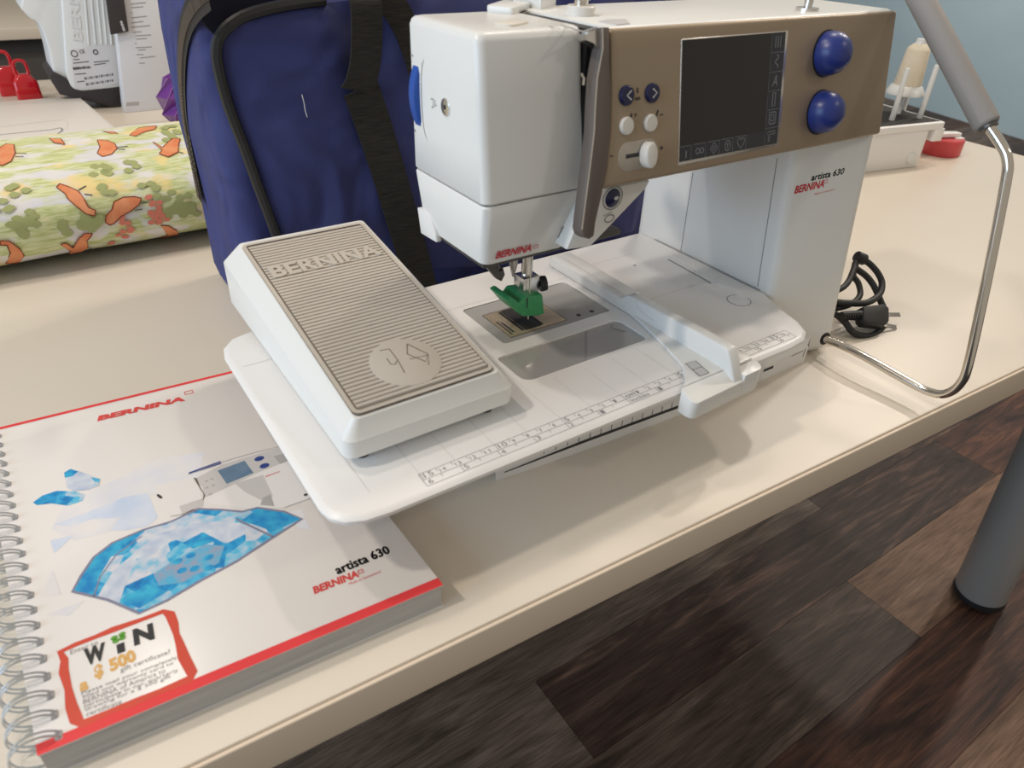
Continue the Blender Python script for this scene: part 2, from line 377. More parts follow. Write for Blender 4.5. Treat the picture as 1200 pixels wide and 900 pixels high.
        if label: o['label'] = label
        if cat: o['category'] = cat
        if group: o['group'] = group
        return o
# ------------------------------------------------------------------ the setting
FZ = -73.0
fl = MB().box(-260, 900, -260, 700, FZ - 3, FZ - 0.25).build('floor', 'floor_sub', org=(0, 0, FZ), kind='structure')
PW, PL = 15.3, 122.5
pm = MB().box(0.04, PL - 0.04, 0.04, PW - 0.04, -0.24, 0.0)
starts = {0: 17.0, -1: 80.7, 1: 94.0 - PL, -2: 30.0, -3: 109.0, -4: 62.0}
tone = {(0, 0): 'plank_dark', (0, -1): 'plank_grey', (0, 1): 'plank_red', (-1, 0): 'plank_oak', (-1, -1): 'plank_smoke', (1, 0): 'plank_grey', (1, 1): 'plank_dark',
        (-2, 0): 'plank_red', (-2, 1): 'plank_red', (-3, 0): 'plank_grey', (-3, -1): 'plank_oak', (-2, -1): 'plank_smoke', (1, 2): 'plank_smoke', (2, 1): 'plank_red', (2, 0): 'plank_dark'}
shared = {}
for row in range(-5, 18):
    st = starts.get(row, (row * 47.0) % PL)
    for k in range(-2, 5):
        x0 = st + k * PL; y0 = -0.4 + row * PW
        if x0 > 520 or x0 + PL < -60 or (row > 3 and k < 1): continue
        tm = tone.get((row, k)) or ('plank_dark', 'plank_smoke', 'plank_red', 'plank_dark', 'plank_grey')[(row * 3 + k * 7) % 5]
        if tm not in shared:
            o = pm.build('plank', tm, fl, local=True); shared[tm] = o.data
        else:
            o = bpy.data.objects.new('plank', shared[tm]); COL.objects.link(o); o.parent = fl
        o.location = Vector((x0, y0, 0)) * S
def wall(name, p, q, h, m, th=8):
    p = Vector((*p, 0)); q = Vector((*q, 0)); d = (q - p).normalized(); n = Vector((-d.y, d.x, 0))
    b = MB(); a = [p, q, q + n * th, p + n * th]
    b.add([v + Vector((0, 0, FZ)) for v in a] + [v + Vector((0, 0, FZ + h)) for v in a], [[3, 2, 1, 0], [4, 5, 6, 7], [0, 1, 5, 4], [1, 2, 6, 5], [2, 3, 7, 6], [3, 0, 4, 7]])
    return b.build(name, m, org=(p.x, p.y, FZ), kind='structure')
wall('wall_right', (571, 490), (434, -5), 268, 'wall_blue')
wall('wall_back', (-250, 520), (571, 490), 268, 'wall_plain')
# ------------------------------------------------------------------ tables
def table(label, loc, rotz, L, R, D, legs, dark_fill=False):
    t = thing('work_table', label, 'table', (loc[0], loc[1], FZ), rotz)
    H = -FZ
    MB().box(L, R, 0.25, D, H - 3.0, H).build('table_top', 'desk', t, bevel=0.12, local=True)
    MB().box(L, R, -0.06, 0.20, H - 3.05, H - 0.09).build('edge_band', 'desk_edge', t, bevel=0.11, seg=3, local=True)
    MB().box(R + 0.02, R + 0.28, 0, D, H - 3.05, H - 0.03).build('edge_band', 'desk_edge', t, bevel=0.11, seg=3, local=True)
    if dark_fill: MB().box(L + 6, R - 6, 5.0, 6.8, 12, H - 3.0).build('dark_fill_panel', 'under_table_dark', t, local=True, bevel=0.1)  # added dark sheet standing in for the dim space under the table
    for (bx, by, tx, ty) in legs:
        g = MB().tube([(bx, by, 2.0), (tx, ty, H - 3.0)], [4.4, 4.1], 28).build('leg', 'leg_grey', t, local=True, bevel=0.15)
        MB().lathe((bx, by, 0), (0, 0, 1), [(0, 0), (2.6, 0), (2.6, 0.9), (4.55, 1.1), (4.55, 2.1), (0, 2.1)], 28).build('foot_cap', 'rubber', g, local=True)
    return t
RZ = math.radians(-2.85)
table('cream work table under the sewing machine, spiral manual at its left end', (0, -18.45), RZ, -90, 117.5, 75,
      [(98.4, 6.9, 98.2, 11.2), (98.4, 62, 98.2, 60), (-70, 6.9, -70, 11), (-70, 62, -70, 60)])
table('cream table behind, under the flat white case and red plastic holders', (-20, 58.9), math.radians(-2.85), -90, 95, 91,
      [(-70, 8, -70, 12), (75, 8, 75, 12), (-70, 84, -70, 80), (75, 84, 75, 80)])
table('far cream table behind the others, its front edge showing at top left', (-60, 232), math.radians(-3), -80, 75, 80,
      [(-60, 14, -60, 14), (60, 14, 60, 14), (-60, 72, -60, 68), (60, 72, 60, 68)], True)
# ------------------------------------------------------------------ sewing machine
M = thing('sewing_machine', 'white and taupe computer sewing machine with dark screen and two blue knobs', 'sewing machine', (12, 0, 0))
def ring(x0, x1, y0, y1, r, z, n=5): return [(p[0], p[1], z) for p in rrect(x0, x1, y0, y1, r, n)]
# head, upper cover
b = MB(); R_ = []
for z, ins, rr in ((19.32, 0.08, 0.55), (19.42, 0.0, 0.55), (22, 0, 0.55), (25, 0, 0.55), (27.85, 0, 0.55), (28.13, 0.10, 0.5), (28.27, 0.25, 0.45), (28.33, 0.5, 0.4)):
    t = (z - 19.3) / 8.9
    R_.append(ring(-7.05 + ins, 0.50 - 0.4 * t - ins * 0.3, -5.55 + 0.95 * t + ins, 3.4 - ins, rr, z))
head = b.loft(R_).build('head_cover', 'white_plastic', M)
b = MB(); R_ = []
for z, ins in ((15.15, 0.35), (15.35, 0.10), (16.4, 0.0), (19.10, 0.0), (19.22, 0.08)):
    t = (19.2 - z) / 4.1
    R_.append(ring(-7.05 + 0.25 * t + ins, 0.5 - 0.65 * t, -5.55 + 0.55 * t + ins, 3.4 - 0.7 * t - ins, 0.55, z))
low = b.loft(R_).build('head_lower_cover', 'white_plastic', M)
MB().box(-6.8, 0.3, -5.2, 3.2, 19.15, 19.4).build('head_seam', 'seam', M)
MB().box(-6.3, 5.2, -4.3, 2.4, 14.75, 15.2).build('head_underplate', 'dark_metal', M, bevel=0.1)
# pressure dial in the left side
MB().lathe((-3.45, 1.95, 23.9), (0, 1, 0), [(0, 0), (3.85, 0), (4.0, 0.12), (4.0, 0.78), (3.85, 0.9), (0, 0.9)], 72).build('pressure_dial', 'blue_dial', M)
MB().stroke('X-7.05', [(-1.35 - 0.5 * math.cos(a), 23.9 + 2.25 * math.sin(a)) for a in [math.pi * (i / 14 - 0.5) for i in range(15)]][::-1], 0.16, h=0.05).build('dial_rim', 'white_plastic', head)
b = MB(); c = (1.2, 23.99)
b.lathe(on('X-7.05', c), (-1, 0, 0), [(0, -0.1), (0.5, -0.1), (0.5, 0.05), (0.42, 0.09), (0, 0.07)], 20); sc = b.build('head_screw', 'silver', M)
b = MB(); b.decal('X-7.05', ell(c, 0.16, 0.16, 8), 0.1); b.build('screw_socket', 'ink', sc)
b = MB(); fr = 'X-7.05'
b.stroke(fr, [(-0.6,24.09),(-0.28,24.15),(-0.31,23.71),(-0.52,23.61)], 0.1); b.stroke(fr, [(-0.07,24.14),(-0.09,23.75),(0.13,23.89)], 0.07)
b.decal(fr, ell((-2.77, 26.16), 0.1, 0.07, 8)); b.decal(fr, ell((-2.85, 21.73), 0.1, 0.1, 8)); b.build('side_icons', 'ink_grey', head, kind='stuff')
# flap at the lower left
fp = [(-3.17,16.52),(-2.12,16.62),(-1.3,16.29),(-0.75,15.64),(-0.56,14.92),(-2.79,14.8)]
MB().prism('X-6.88', [tuple(p) for p in smooth(fp[:5], 5)] + [fp[5]], -0.3, 0.1).build('lamp_flap', 'white_plastic', M, bevel=0.05)
b = MB(); b.text('HEADB', 'BERNINA', (-5.96, -3.55), (-3.23, -3.6), 0.52, 0.03, 0.035, 0.25)
b.stroke('HEADB', [(-3.12,-3.44),(-2.65,-3.45),(-2.75,-3.24),(-3.12,-3.25)], 0.05, True, 0.03); b.build('lettering', 'red_ink', low, label='red brand lettering')
b = MB(); b.stroke('HEADB', [(-1.0,-3.47),(-1.15,-3.06),(-0.87,-2.38)], 0.07, h=0.03); b.stroke('HEADB', [(-1.06,-2.46),(-0.88,-2.35),(-0.69,-2.57)], 0.07, h=0.03); b.build('thread_arrow', 'ink_grey', low)
# arm
prof = [(-5.75, 28.3), (-7.25, 20.0), (-6.9, 19.6), (4.2, 19.6), (4.6, 20.2), (4.3, 28.05), (3.9, 28.4), (-5.4, 28.4)]
MB().loft([[(x, p[0], p[1]) for p in prof] for x in (1.0, 28.7)]).build('arm_body', 'white_plastic', M, bevel=0.15, ang=25)
MB().box(0.05, 1.05, -5.0, 3.2, 15.3, 28.25).build('thread_slot', 'black', M)
pe = [(0.85,8.84),(0.86,7.68),(0.82,5.45),(0.73,3.5),(0.39,1.36),(0.02,0.16)]
pan = MB().prism('PANEL', pe + [(29.0, 0.0), (29.0, 8.78)], -0.7, 0.0).build('front_panel', 'taupe', M, bevel=0.22, seg=3)
lv = [(0.17,8.91),(0.18,7.89),(-0.27,6.35),(-0.46,4.88),(-0.58,3.51),(-0.88,1.98),(-1.27,0.12),(-1.7,-1.93),(-1.56,-2.35),(-1.13,-2.64),(-0.76,-2.5),(-0.6,-1.67),(-0.05,-0.07),(0.38,1.36),(0.68,3.51),(0.8,5.45),(0.69,7.07),(0.69,8.89)]
MB().prism('PANEL', lv, -0.9, 0.06).build('panel_side_strip', 'taupe_dark', M, bevel=0.06)
b = MB(); b.stroke('PANEL', [(0.17,8.91),(0.18,7.89),(-0.27,6.35),(-0.46,4.88),(-0.58,3.51),(-0.88,1.98),(-1.27,0.12),(-1.7,-1.93)], 0.1, h=0.08); b.build('strip_trim', 'silver', M)
MB().prism('PANEL', [(-0.81,8.62),(0.17,8.91),(0.21,7.8),(-0.28,8.17),(-0.76,8.33)], -0.9, -0.2).build('take_up_guard', 'silver', M)
MB().tube([on('PANEL', p, -0.5) for p in [(-0.94,6.66),(-0.76,6.38),(-0.83,6.04)]], 0.08, 6).build('take_up_lever', 'chrome', M)
# housing under the panel's left end
hs = [(0.8,19.24),(5.3,19.24),(5.02,18.72),(0.7,15.55),(-1.29,15.74),(-0.14,18.52)]
hz = MB().prism('Y-6.3', hs, -7.5, 0.0).build('thread_housing', 'white_plastic', M, bevel=0.1)
b = MB().lathe(on('Y-6.3', (2.16, 18.57)), (0, -1, 0), [(0, -0.1), (0.62, -0.1), (0.62, 0.04), (0.5, 0.12), (0, 0.2)], 20).build('reverse_button', 'navy', M)
MB().decal('Y-6.3', ell((2.3, 18.6), 0.2, 0.12, 10), 0.21).build('button_icon', 'ink_light', b)
b = MB(); b.stroke('Y-6.3', ell((2.16, 18.57), 0.8, 0.75, 20), 0.1, True); b.stroke('Y-6.3', [(1.53,17.49),(2.23,17.65)], 0.06); b.stroke('Y-6.3', ell((2.07, 17.22), 0.4, 0.25, 12), 0.1, True); b.build('housing_marks', 'ink_grey', hz, kind='stuff')
MB().prism('HEADB', [(0.33,-2.75),(1.14,-2.54),(1.66,-4.13),(0.05,-4.09)], -0.6, -0.15).build('thread_cutter', 'pale_grey', M, bevel=0.05)
# screen
sw = [(6.42, 0.88), (16.05, 0.88), (16.05, 7.95), (6.42, 7.95)]
MB().prism('PANEL', [(6.36, 0.66), (16.32, 0.66), (16.32, 8.02), (6.36, 8.02)], -0.05, 0.035).build('screen_bezel', 'silver', M, bevel=0.03)
scr = MB().prism('PANEL', sw, -0.02, 0.05).build('screen', 'screen', M)
b = MB(); b.decal('PANEL', [(14.62, 0.88), (16.05, 0.88), (16.05, 7.95), (14.62, 7.95)], 0.055); b.decal('PANEL', [(6.42, 0.88), (14.6, 0.88), (14.6, 1.85), (6.42, 1.85)], 0.055); b.build('touch_strip', 'screen_edge', scr)
b = MB(); I = lambda pts, wd=0.055, cl=False: b.stroke('PANEL', pts, wd, cl, 0.062)
for i in range(6):
    cx_, cy_ = 15.33, 7.4 - i * 1.19
    I([(14.66, cy_ - 0.55), (14.66, cy_ + 0.55), (16.0, cy_ + 0.55)], 0.03)
    if i == 0:
        for k in range(3): I([(cx_ - 0.25 + k * 0.25, cy_ + 0.35 - j * 0.14) for j in range(6)], 0.07)
    elif i == 1: I([(cx_ + 0.18 * math.sin(j * 1.1), cy_ + 0.4 - j * 0.1) for j in range(9)], 0.07)
    elif i == 2: b.text('PANEL', 'A', (cx_ - 0.3, cy_ - 0.35), (cx_ + 0.25, cy_ - 0.35), 0.7, 0.062, 0.0, 0.2)
    elif i == 3: I([(cx_ - 0.14, cy_ - 0.42), (cx_ + 0.14, cy_ - 0.42), (cx_ + 0.14, cy_ + 0.42), (cx_ - 0.14, cy_ + 0.42)], 0.08, True)
    elif i == 4:
        I(rrect(cx_ - 0.33, cx_ + 0.33, cy_ - 0.38, cy_ + 0.38, 0.1, 2), 0.07, True); I([(cx_ - 0.15, cy_ - 0.2), (cx_ - 0.15, cy_ + 0.2), (cx_ + 0.15, cy_ + 0.2), (cx_ + 0.15, cy_ - 0.2)], 0.07, True)
    else: I([(cx_ - 0.4, cy_ + 0.3), (cx_ + 0.4, cy_ + 0.3), (cx_ + 0.4, cy_ + 0.12), (cx_ - 0.1, cy_ + 0.12), (cx_ - 0.16, cy_ - 0.35), (cx_ - 0.26, cy_ - 0.35), (cx_ - 0.26, cy_ + 0.12), (cx_ - 0.4, cy_ + 0.12)], 0.05, True)
for i in range(5):
    cx_, cy_ = 6.95 + i * 1.32, 1.36
    I([(cx_ - 0.6, cy_ + 0.45), (cx_ + 0.5, cy_ + 0.45), (cx_ + 0.5, cy_ - 0.45)], 0.03)
    if i == 0: I([(cx_ + 0.05, cy_ - 0.3), (cx_ + 0.05, cy_ + 0.15)], 0.09)
    elif i == 1: I(ell((cx_ - 0.2, cy_), 0.17, 0.17, 10), 0.06, True); I(ell((cx_ + 0.18, cy_), 0.17, 0.17, 10), 0.06, True)
    elif i == 2: I([(cx_, cy_ - 0.36), (cx_ + 0.36, cy_), (cx_, cy_ + 0.36), (cx_ - 0.36, cy_)], 0.06, True); I([(cx_, cy_ - 0.15), (cx_ + 0.15, cy_), (cx_, cy_ + 0.15), (cx_ - 0.15, cy_)], 0.06, True)
    elif i == 3: I(ell((cx_, cy_), 0.26, 0.34, 10), 0.06, True); I([(cx_ - 0.12, cy_ + 0.1), (cx_ + 0.12, cy_ + 0.1)], 0.06); I([(cx_, cy_ + 0.1), (cx_, cy_ - 0.2)], 0.06)
    else: I([(cx_, cy_ - 0.36), (cx_ + 0.36, cy_ + 0.05), (cx_ + 0.3, cy_ + 0.3), (cx_ + 0.12, cy_ + 0.33), (cx_, cy_ + 0.2), (cx_ - 0.12, cy_ + 0.33), (cx_ - 0.3, cy_ + 0.3), (cx_ - 0.36, cy_ + 0.05)], 0.06, True)
b.build('screen_icons', 'icon', scr, kind='stuff')
# buttons, slider and knobs
PN = Vector((1, 0, 0)).cross(frame('PANEL')[2])
def disc(name, p, r, m, t=0.22):
    return MB().lathe(on('PANEL', p), PN, [(0, -0.05), (r, -0.05), (r, t * 0.6), (r * 0.85, t), (0, t * 1.08)], 24).build(name, m, M)
b1 = disc('needle_button', (1.94, 5.26), 0.56, 'navy'); b2 = disc('needle_button', (3.98, 5.22), 0.56, 'navy')
q = [(1.94,5.26),(3.98,5.22)]
b = MB(); b.stroke('PANEL', [(q[0][0] + 0.22, q[0][1] + 0.26), (q[0][0] - 0.12, q[0][1]), (q[0][0] + 0.22, q[0][1] - 0.26)], 0.09, h=0.25); b.build('arrow_mark', 'ink_light', b1)
b = MB(); b.stroke('PANEL', [(q[1][0] - 0.12, q[1][1] + 0.26), (q[1][0] + 0.22, q[1][1]), (q[1][0] - 0.12, q[1][1] - 0.26)], 0.09, h=0.25); b.build('arrow_mark', 'ink_light', b2)
disc('function_button', (1.93, 3.58), 0.52, 'cream_button'); disc('function_button', (3.86, 3.54), 0.52, 'cream_button')
b = MB(); G = lambda pts, wd=0.07: b.stroke('PANEL', pts, wd, h=0.02)
G([(2.84,5.6),(2.84,5.32)], 0.12); G([(2.64,4.96),(3.05,4.97),(3.05,5.06),(2.64,5.05)]); G([(2.3,4.0),(2.37,4.23)], 0.14); G([(2.64,4.01),(2.64,4.2),(2.78,4.09)])
G([(4.39,3.88),(4.52,4.21)], 0.12); G([(4.67,3.9),(4.96,3.92)]); G([(0.67,2.01),(0.87,1.98)], 0.08); G([(4.72,1.94),(5.01,1.96)], 0.08); G([(4.86,2.08),(4.86,1.82)], 0.08)
G([(22.15,7.24),(22.27,7.62)], 0.06); G([(22.1,3.42),(22.14,3.76)], 0.06)
b.build('panel_symbols', 'ink', pan, kind='stuff')
s0 = (2.93, 1.82)
rc = MB().prism('PANEL', [(s0[0] + x, s0[1] + y) for x, y in rrect(-1.65, 1.65, -0.88, 0.82, 0.8, 8)], -0.02, 0.03).build('slider_recess', 'slider_tray', M, bevel=0.02)
MB().decal('PANEL', [(s0[0] - 1.05, s0[1] - 0.12), (s0[0] + 0.4, s0[1] - 0.12), (s0[0] + 0.4, s0[1] + 0.12), (s0[0] - 1.05, s0[1] + 0.12)], 0.04).build('slider_slot', 'ink', rc)
sk = (3.42, 1.75)
MB().prism('PANEL', ell(sk, 0.5, 0.78, 24), 0.0, 0.75).build('slider_knob', 'cream_button', M, bevel=0.15, seg=3)
for p in ((20.75, 6.34), (20.71, 2.47)):
    k = MB().lathe(on('PANEL', p), PN, [(0, 0), (1.38, 0), (1.46, 0.1), (1.44, 0.5), (1.3, 1.0), (1.0, 1.4), (0.55, 1.65), (0, 1.72)], 36).build('dial_knob', 'blue_knob', M)
    MB().lathe(on('PANEL', p), PN, [(0, 0), (1.55, 0), (1.55, 0.03), (0, 0.03)], 36).build('knob_gap', 'ink', k)
# pillar
b = MB(); R_ = []
for z in (0.35, 0.8, 2, 7, 12, 16, 19.9):
    yl = -5.7 - (18.5 - z) * 0.1; yr = yl - 1.55; e = 0.35 if z < 0.5 else 0
    poly = roundpoly([(21.15 + e, yl + e), (29.75 - e, yr + e), (29.75 - e, 10.2 - e), (21.15 + e, 10.2 - e)], [0.75, 1.2, 1.2, 1.0], 6)
    R_.append([(p[0], p[1], z) for p in poly])
pil = b.loft(R_).build('pillar', 'white_plastic', M)
MB().box(21.8, 29.2, -6.2, 9.6, 0, 0.4).build('base_pad', 'rubber', M)
b = MB(); b.text('PILLAR', 'artista 630', (2.19, -2.1), (5.61, -1.9), 0.5, 0.03, 0.0, 0.2, heavy=0.025); b.build('model_lettering', 'ink', pil, label='black model lettering')
b = MB(); b.text('PILLAR', 'BERNINA', (0.61, -2.98), (3.68, -2.75), 0.62, 0.03, 0.035, 0.25)
b.stroke('PILLAR', [(3.67,-2.42),(4.03,-2.4),(3.92,-2.18),(3.57,-2.21)], 0.06, True, 0.03)
b.text('PILLAR', 'Made in Switzerland', (2.82, -3.31), (4.96, -3.13), 0.16, 0.03, 0.0); b.build('lettering', 'red_ink', pil, label='red brand lettering')
MB().stroke('PILLAR', [(6.7, 1.2), (6.6, -18.0)], 0.05, h=0.012).build('panel_seam', 'ink_light', pil); MB().stroke('X21.15', [(-4.02,14.48),(-3.81,7.07)], 0.08).build('panel_seam', 'ink_grey', pil); MB().stroke('X21.15', [(4.28,18.0),(5.39,7.21)], 0.08).build('panel_seam', 'ink_grey', pil)
kp = (7.47, -17.13)
MB().lathe(on('PILLAR', kp), frame('PILLAR')[1].cross(frame('PILLAR')[2]), [(0, -0.3), (0.62, -0.3), (0.62, 0.04), (0, 0.04)], 20).build('knee_lift_socket', 'black', M)
# base and free arm
MB().box(8, 21.5, -2.2, 9.2, 0.3, 3.0).build('base', 'white_plastic', M, bevel=0.3)
MB().box(-3.0, 21.3, -2.0, 4.1, 3.0, 6.92).build('free_arm', 'white_plastic', M, bevel=0.3)
arm_top = [(-2.95, -1.98), (7.2, -1.98), (7.2, 4.0), (-2.95, 4.0)]
fa = MB().prism('Z6.9', roundpoly(arm_top, [0.4, 0.1, 0.6, 0.4]), 0.0, 0.17).build('bed_plate', 'grey_arm', M)
pl = [(-2.05, -1.52), (3.25, -1.52), (3.25, 2.45), (-2.05, 2.45)]
np_ = MB().prism('Z7.07', pl, 0, 0.05).build('needle_plate', 'brass_plate', M, bevel=0.02)
b = MB(); b.stroke('Z7.12', pl, 0.06, True)
b.prism('Z7.12', [(-0.75, -1.1), (-0.52, -1.1), (-0.52, 2.2), (-0.75, 2.2)], 0, 0.03); b.prism('Z7.12', [(1.05, -1.1), (1.28, -1.1), (1.28, 2.2), (1.05, 2.2)], 0, 0.03); b.build('feed_slots', 'ink', np_)
MB().prism('Z7.12', [(-0.45, -1.2), (1.0, -1.2), (1.0, 2.3), (-0.45, 2.3)], -0.02, 0.04).build('feed_dog', 'dark_metal', M)
b = MB(); b.prism('Z7.12', [(-1.5, -1.0), (-1.35, -1.0), (-1.35, 0.7), (-1.5, 0.7)], 0, 0.03); b.prism('Z7.12', [(-1.75, -1.2), (-1.65, -1.2), (-1.65, 1.0), (-1.75, 1.0)], 0, 0.03); b.build('plate_marks', 'steel', np_)
b = MB(); b.decal('Z7.07', ell((4.6, -1.3), 0.2, 0.2, 14)); b.decal('Z7.07', ell((5.9, -1.35), 0.2, 0.2, 14)); b.build('screw_holes', 'ink', fa)
# presser shank and foot
MB().tube([(0.25, 0, 15.0), (0.25, 0, 10.6)], 0.42, 16).build('presser_bar', 'chrome', M)
MB().tube([(-0.15, -1.0, 15.0), (-0.15, -1.0, 7.9)], 0.05, 6).build('needle', 'chrome', M)
MB().box(-0.5, 1.0, -0.7, 0.65, 9.1, 11.15).build('foot_clamp', 'silver', M, bevel=0.12)
MB().lathe((0.95, -0.35, 10.25), (1, -0.35, 0.1), [(0, 0), (0.2, 0), (0.2, 0.25), (0.56, 0.25), (0.6, 0.4), (0.56, 0.75), (0, 0.8)], 18).build('clamp_screw', 'rubber', M)
gf = [(-2.46,10.27),(-2.02,10.39),(-1.24,9.7),(-0.87,10.1),(0.85,9.87),(1.13,8.13),(0.57,8.14),(-0.87,8.46),(-1.52,9.07)]
MB().prism('Y-1.0', gf, -2.0, 0.35).build('presser_foot', 'green_foot', M, bevel=0.12)
MB().prism('Y-1.36', [(-0.64,9.99),(-0.53,9.96),(-0.52,9.11),(-0.6,9.13)], 0, 0.02).build('foot_slit', 'ink', M)
MB().prism('Y-2.2', [(-4.53,14.04),(-3.84,13.64),(-3.62,13.14),(-3.41,13.16),(-3.6,13.52),(-3.35,13.33),(-3.19,12.79),(-3.46,12.34),(-3.89,12.63),(-4.73,13.72)], -0.4, 0).build('threader_hook', 'dark_metal', M, bevel=0.04)
MB().lathe(on('Y-1.5', (-2.04, 13.53)), (0, 0, -1), [(0, -0.4), (0.3, -0.4), (0.3, 0.5), (0.08, 1.4), (0, 1.5)], 12).build('guide_pin', 'steel', M)
MB().box(-3.6, 0.2, -2.6, -1.2, 14.0, 14.8).build('threader_bracket', 'dark_metal', M, bevel=0.08)
# top of the machine
b = MB().lathe((2.75, -0.9, 28.33), (0, 0, 1), [(0, 0), (0.9, 0), (0.9, 0.55), (0.82, 0.62), (0, 0.62)], 28); bw = b.build('bobbin_winder', 'cream_button', M)
MB().lathe((2.75, -0.9, 28.9), (0, 0, 1), [(0, 0), (0.42, 0), (0.42, 0.32), (0.56, 0.36), (0.56, 0.55), (0.4, 0.62), (0, 0.62)], 22).build('winder_spindle', 'chrome', bw)
MB().prism('Z28.3', roundpoly([(-4.61,-2.2),(-2.8,-1.38),(-2.05,-2.38),(-4.07,-3.44)], 0.5), 0, 0.14).build('thread_guide_cover', 'off_white', M, bevel=0.04)
MB().prism('Z28.3', roundpoly([(-1.87,2.76),(1.01,5.1),(2.01,3.36),(-0.96,0.98)], 0.4), 0, 0.42).build('thread_lid', 'white_plastic', M, bevel=0.1)
MB().prism('Z28.3', roundpoly([(2.14,5.76),(5.07,8.12),(4.61,4.03),(1.86,2.03)], 0.3), 0, 0.9).build('spool_lid', 'white_plastic', M, bevel=0.1)
b = MB(); b.stroke('Z28.33', [(2.54,6.15),(1.1,2.27),(-0.08,1.33)], 0.08, h=0.02); b.stroke('Z28.33', [(-1.88,-3.87),(-1.87,-4.57),(-2.04,-5.18)], 0.08, h=0.02); b.build('top_slits', 'ink_grey', head)
MB().prism('Z28.4', [(1.69,-3.89),(2.87,-3.33),(4.1,-3.55),(2.92,-5.24),(1.76,-5.38),(1.75,-4.65)], 0, 0.05).build('guide_plate', 'pale_grey', M)
MB().prism('Z28.33', [(-0.9,-3.69),(-1.15,-6.0),(0.73,-4.98),(0.14,-5.46),(-1.51,-6.52)], 0, 0.03).build('slot_edge', 'ink_grey', M)
b = MB().lathe((20.6, -4.2, 28.4), (0, 0, 1), [(0, 0), (0.8, 0), (0.8, 0.2), (0.3, 0.25), (0.3, 0.7), (0, 0.75)], 20).build('spool_pin', 'silver', M)
# ------------------------------------------------------------------ extension table
E_ = thing('extension_table', 'white slide-on extension table with printed ruler, around the needle', 'extension table', (0, -2, 0))
out = [(-20.75, 6.6), (-20.75, -11.0)] + [(-20.55, -11.9), (-20.0, -12.6), (-19.0, -13.05), (-17.6, -13.2), (15.6, -13.3), (17.4, -13.1), (18.6, -12.4), (19.3, -11.2), (19.9, -9.2), (20.6, -7.4), (21.05, -6.4), (21.05, 9.4), (-18.2, 9.4), (-19.6, 9.0), (-20.45, 8.0)]
def inset(poly, d):
    N = len(poly); o = []
    ar = sum(poly[i][0] * poly[(i + 1) % N][1] - poly[(i + 1) % N][0] * poly[i][1] for i in range(N)); sg = 1 if ar > 0 else -1
    for i in range(N):
        p = Vector(poly[i]); a = (p - Vector(poly[i - 1])).normalized(); c = (Vector(poly[(i + 1) % N]) - p).normalized()
        na = Vector((-a.y, a.x)) * sg; nc = Vector((-c.y, c.x)) * sg; m_ = (na + nc); m_ = m_ / max(m_.length_squared / 2, 0.3)
        o.append(tuple(p + m_ * d))
    return o
h1 = roundpoly([(-3.0, -2.05), (7.28, -2.05), (7.28, 4.08), (-3.0, 4.08)], [0.4, 0.1, 0.6, 0.4])
h2 = roundpoly([(-4.55, -7.0), (6.85, -7.0), (6.85, -3.38), (-4.55, -3.38)], [0.9, 0.7, 0.7, 0.4])
def slab():
    bm = bmesh.new()
    def loop(pts, z): return [bm.verts.new((p[0], p[1], z)) for p in pts]
    def edges(vs): return [bm.edges.new((vs[i], vs[(i + 1) % len(vs)])) for i in range(len(vs))]
    def bridge(a, c):
        for i in range(len(a)): bm.faces.new((a[i], a[(i + 1) % len(a)], c[(i + 1) % len(a)], c[i]))
    o0 = loop(inset(out, 0.45), 7.1); o1 = loop(inset(out, 0.18), 7.03); o2 = loop(out, 6.86); o3 = loop(inset(out, 0.06), 6.58); o4 = loop(inset(out, 0.28), 6.45)
    a1, a2 = loop(h1, 7.1), loop(h1, 6.45); c1, c2 = loop(h2, 7.1), loop(h2, 6.45)
    et = edges(o0) + edges(a1) + edges(c1); eb = edges(o4) + edges(a2) + edges(c2)
    bmesh.ops.triangle_fill(bm, use_beauty=True, edges=et); bmesh.ops.triangle_fill(bm, use_beauty=True, edges=eb)
    bridge(o0, o1); bridge(o1, o2); bridge(o2, o3); bridge(o3, o4); bridge(a1, a2); bridge(c1, c2)
    m_ = MB(); bm.verts.index_update(); m_.add([v.co.copy() for v in bm.verts], [[v.index for v in f.verts] for f in bm.faces]); bm.free(); return m_
slab().build('table_top', 'white_bed', E_)
MB().prism('Z6.75', inset(h2, -0.0), 0.0, 0.22).build('clear_window', 'clear_window', E_, label='clear plastic bobbin window')
b = MB(); b.stroke('Z7.0', [(3.59,-3.52),(0.66,-7.05)], 0.06); b.stroke('Z6.98', [(6.0, -3.6), (5.6, -4.3), (6.3, -5.2)], 0.12); b.build('window_marks', 'ink_grey', E_)
# front skirt
sk0 = [(-7.25, -7.75), (0, -8.4), (10.5, -9.0), (19.4, -9.05), (19.4, -8.55), (10.5, -8.5), (0, -7.9), (-7.0, -7.3)]
zb = [0.02] * 8
b = MB(); n = len(sk0); b.add([(p[0], p[1], z) for p, z in zip(sk0, zb)] + [(p[0], p[1], 6.47) for p in sk0], [list(range(n))[::-1], list(range(n, 2 * n))] + [[i, (i + 1) % n, n + (i + 1) % n, n + i] for i in range(n)])
sk_ = b.build('front_skirt', 'white_bed', E_, sm=False)
b = MB(); b.loft([[(x, -9.05, 0.02), (x, -9.05, 1.6), (x, -8.75, 2.3), (x, -8.2 - 0.18 * (x - 21.15) * (x > 21.15), 2.6), (x, -8.1 - 0.18 * (x - 21.15) * (x > 21.15), 0.02)] for x in (19.42, 21.15, 25.6)]).build('corner_block', 'white_bed', E_, sm=False)
b = MB()
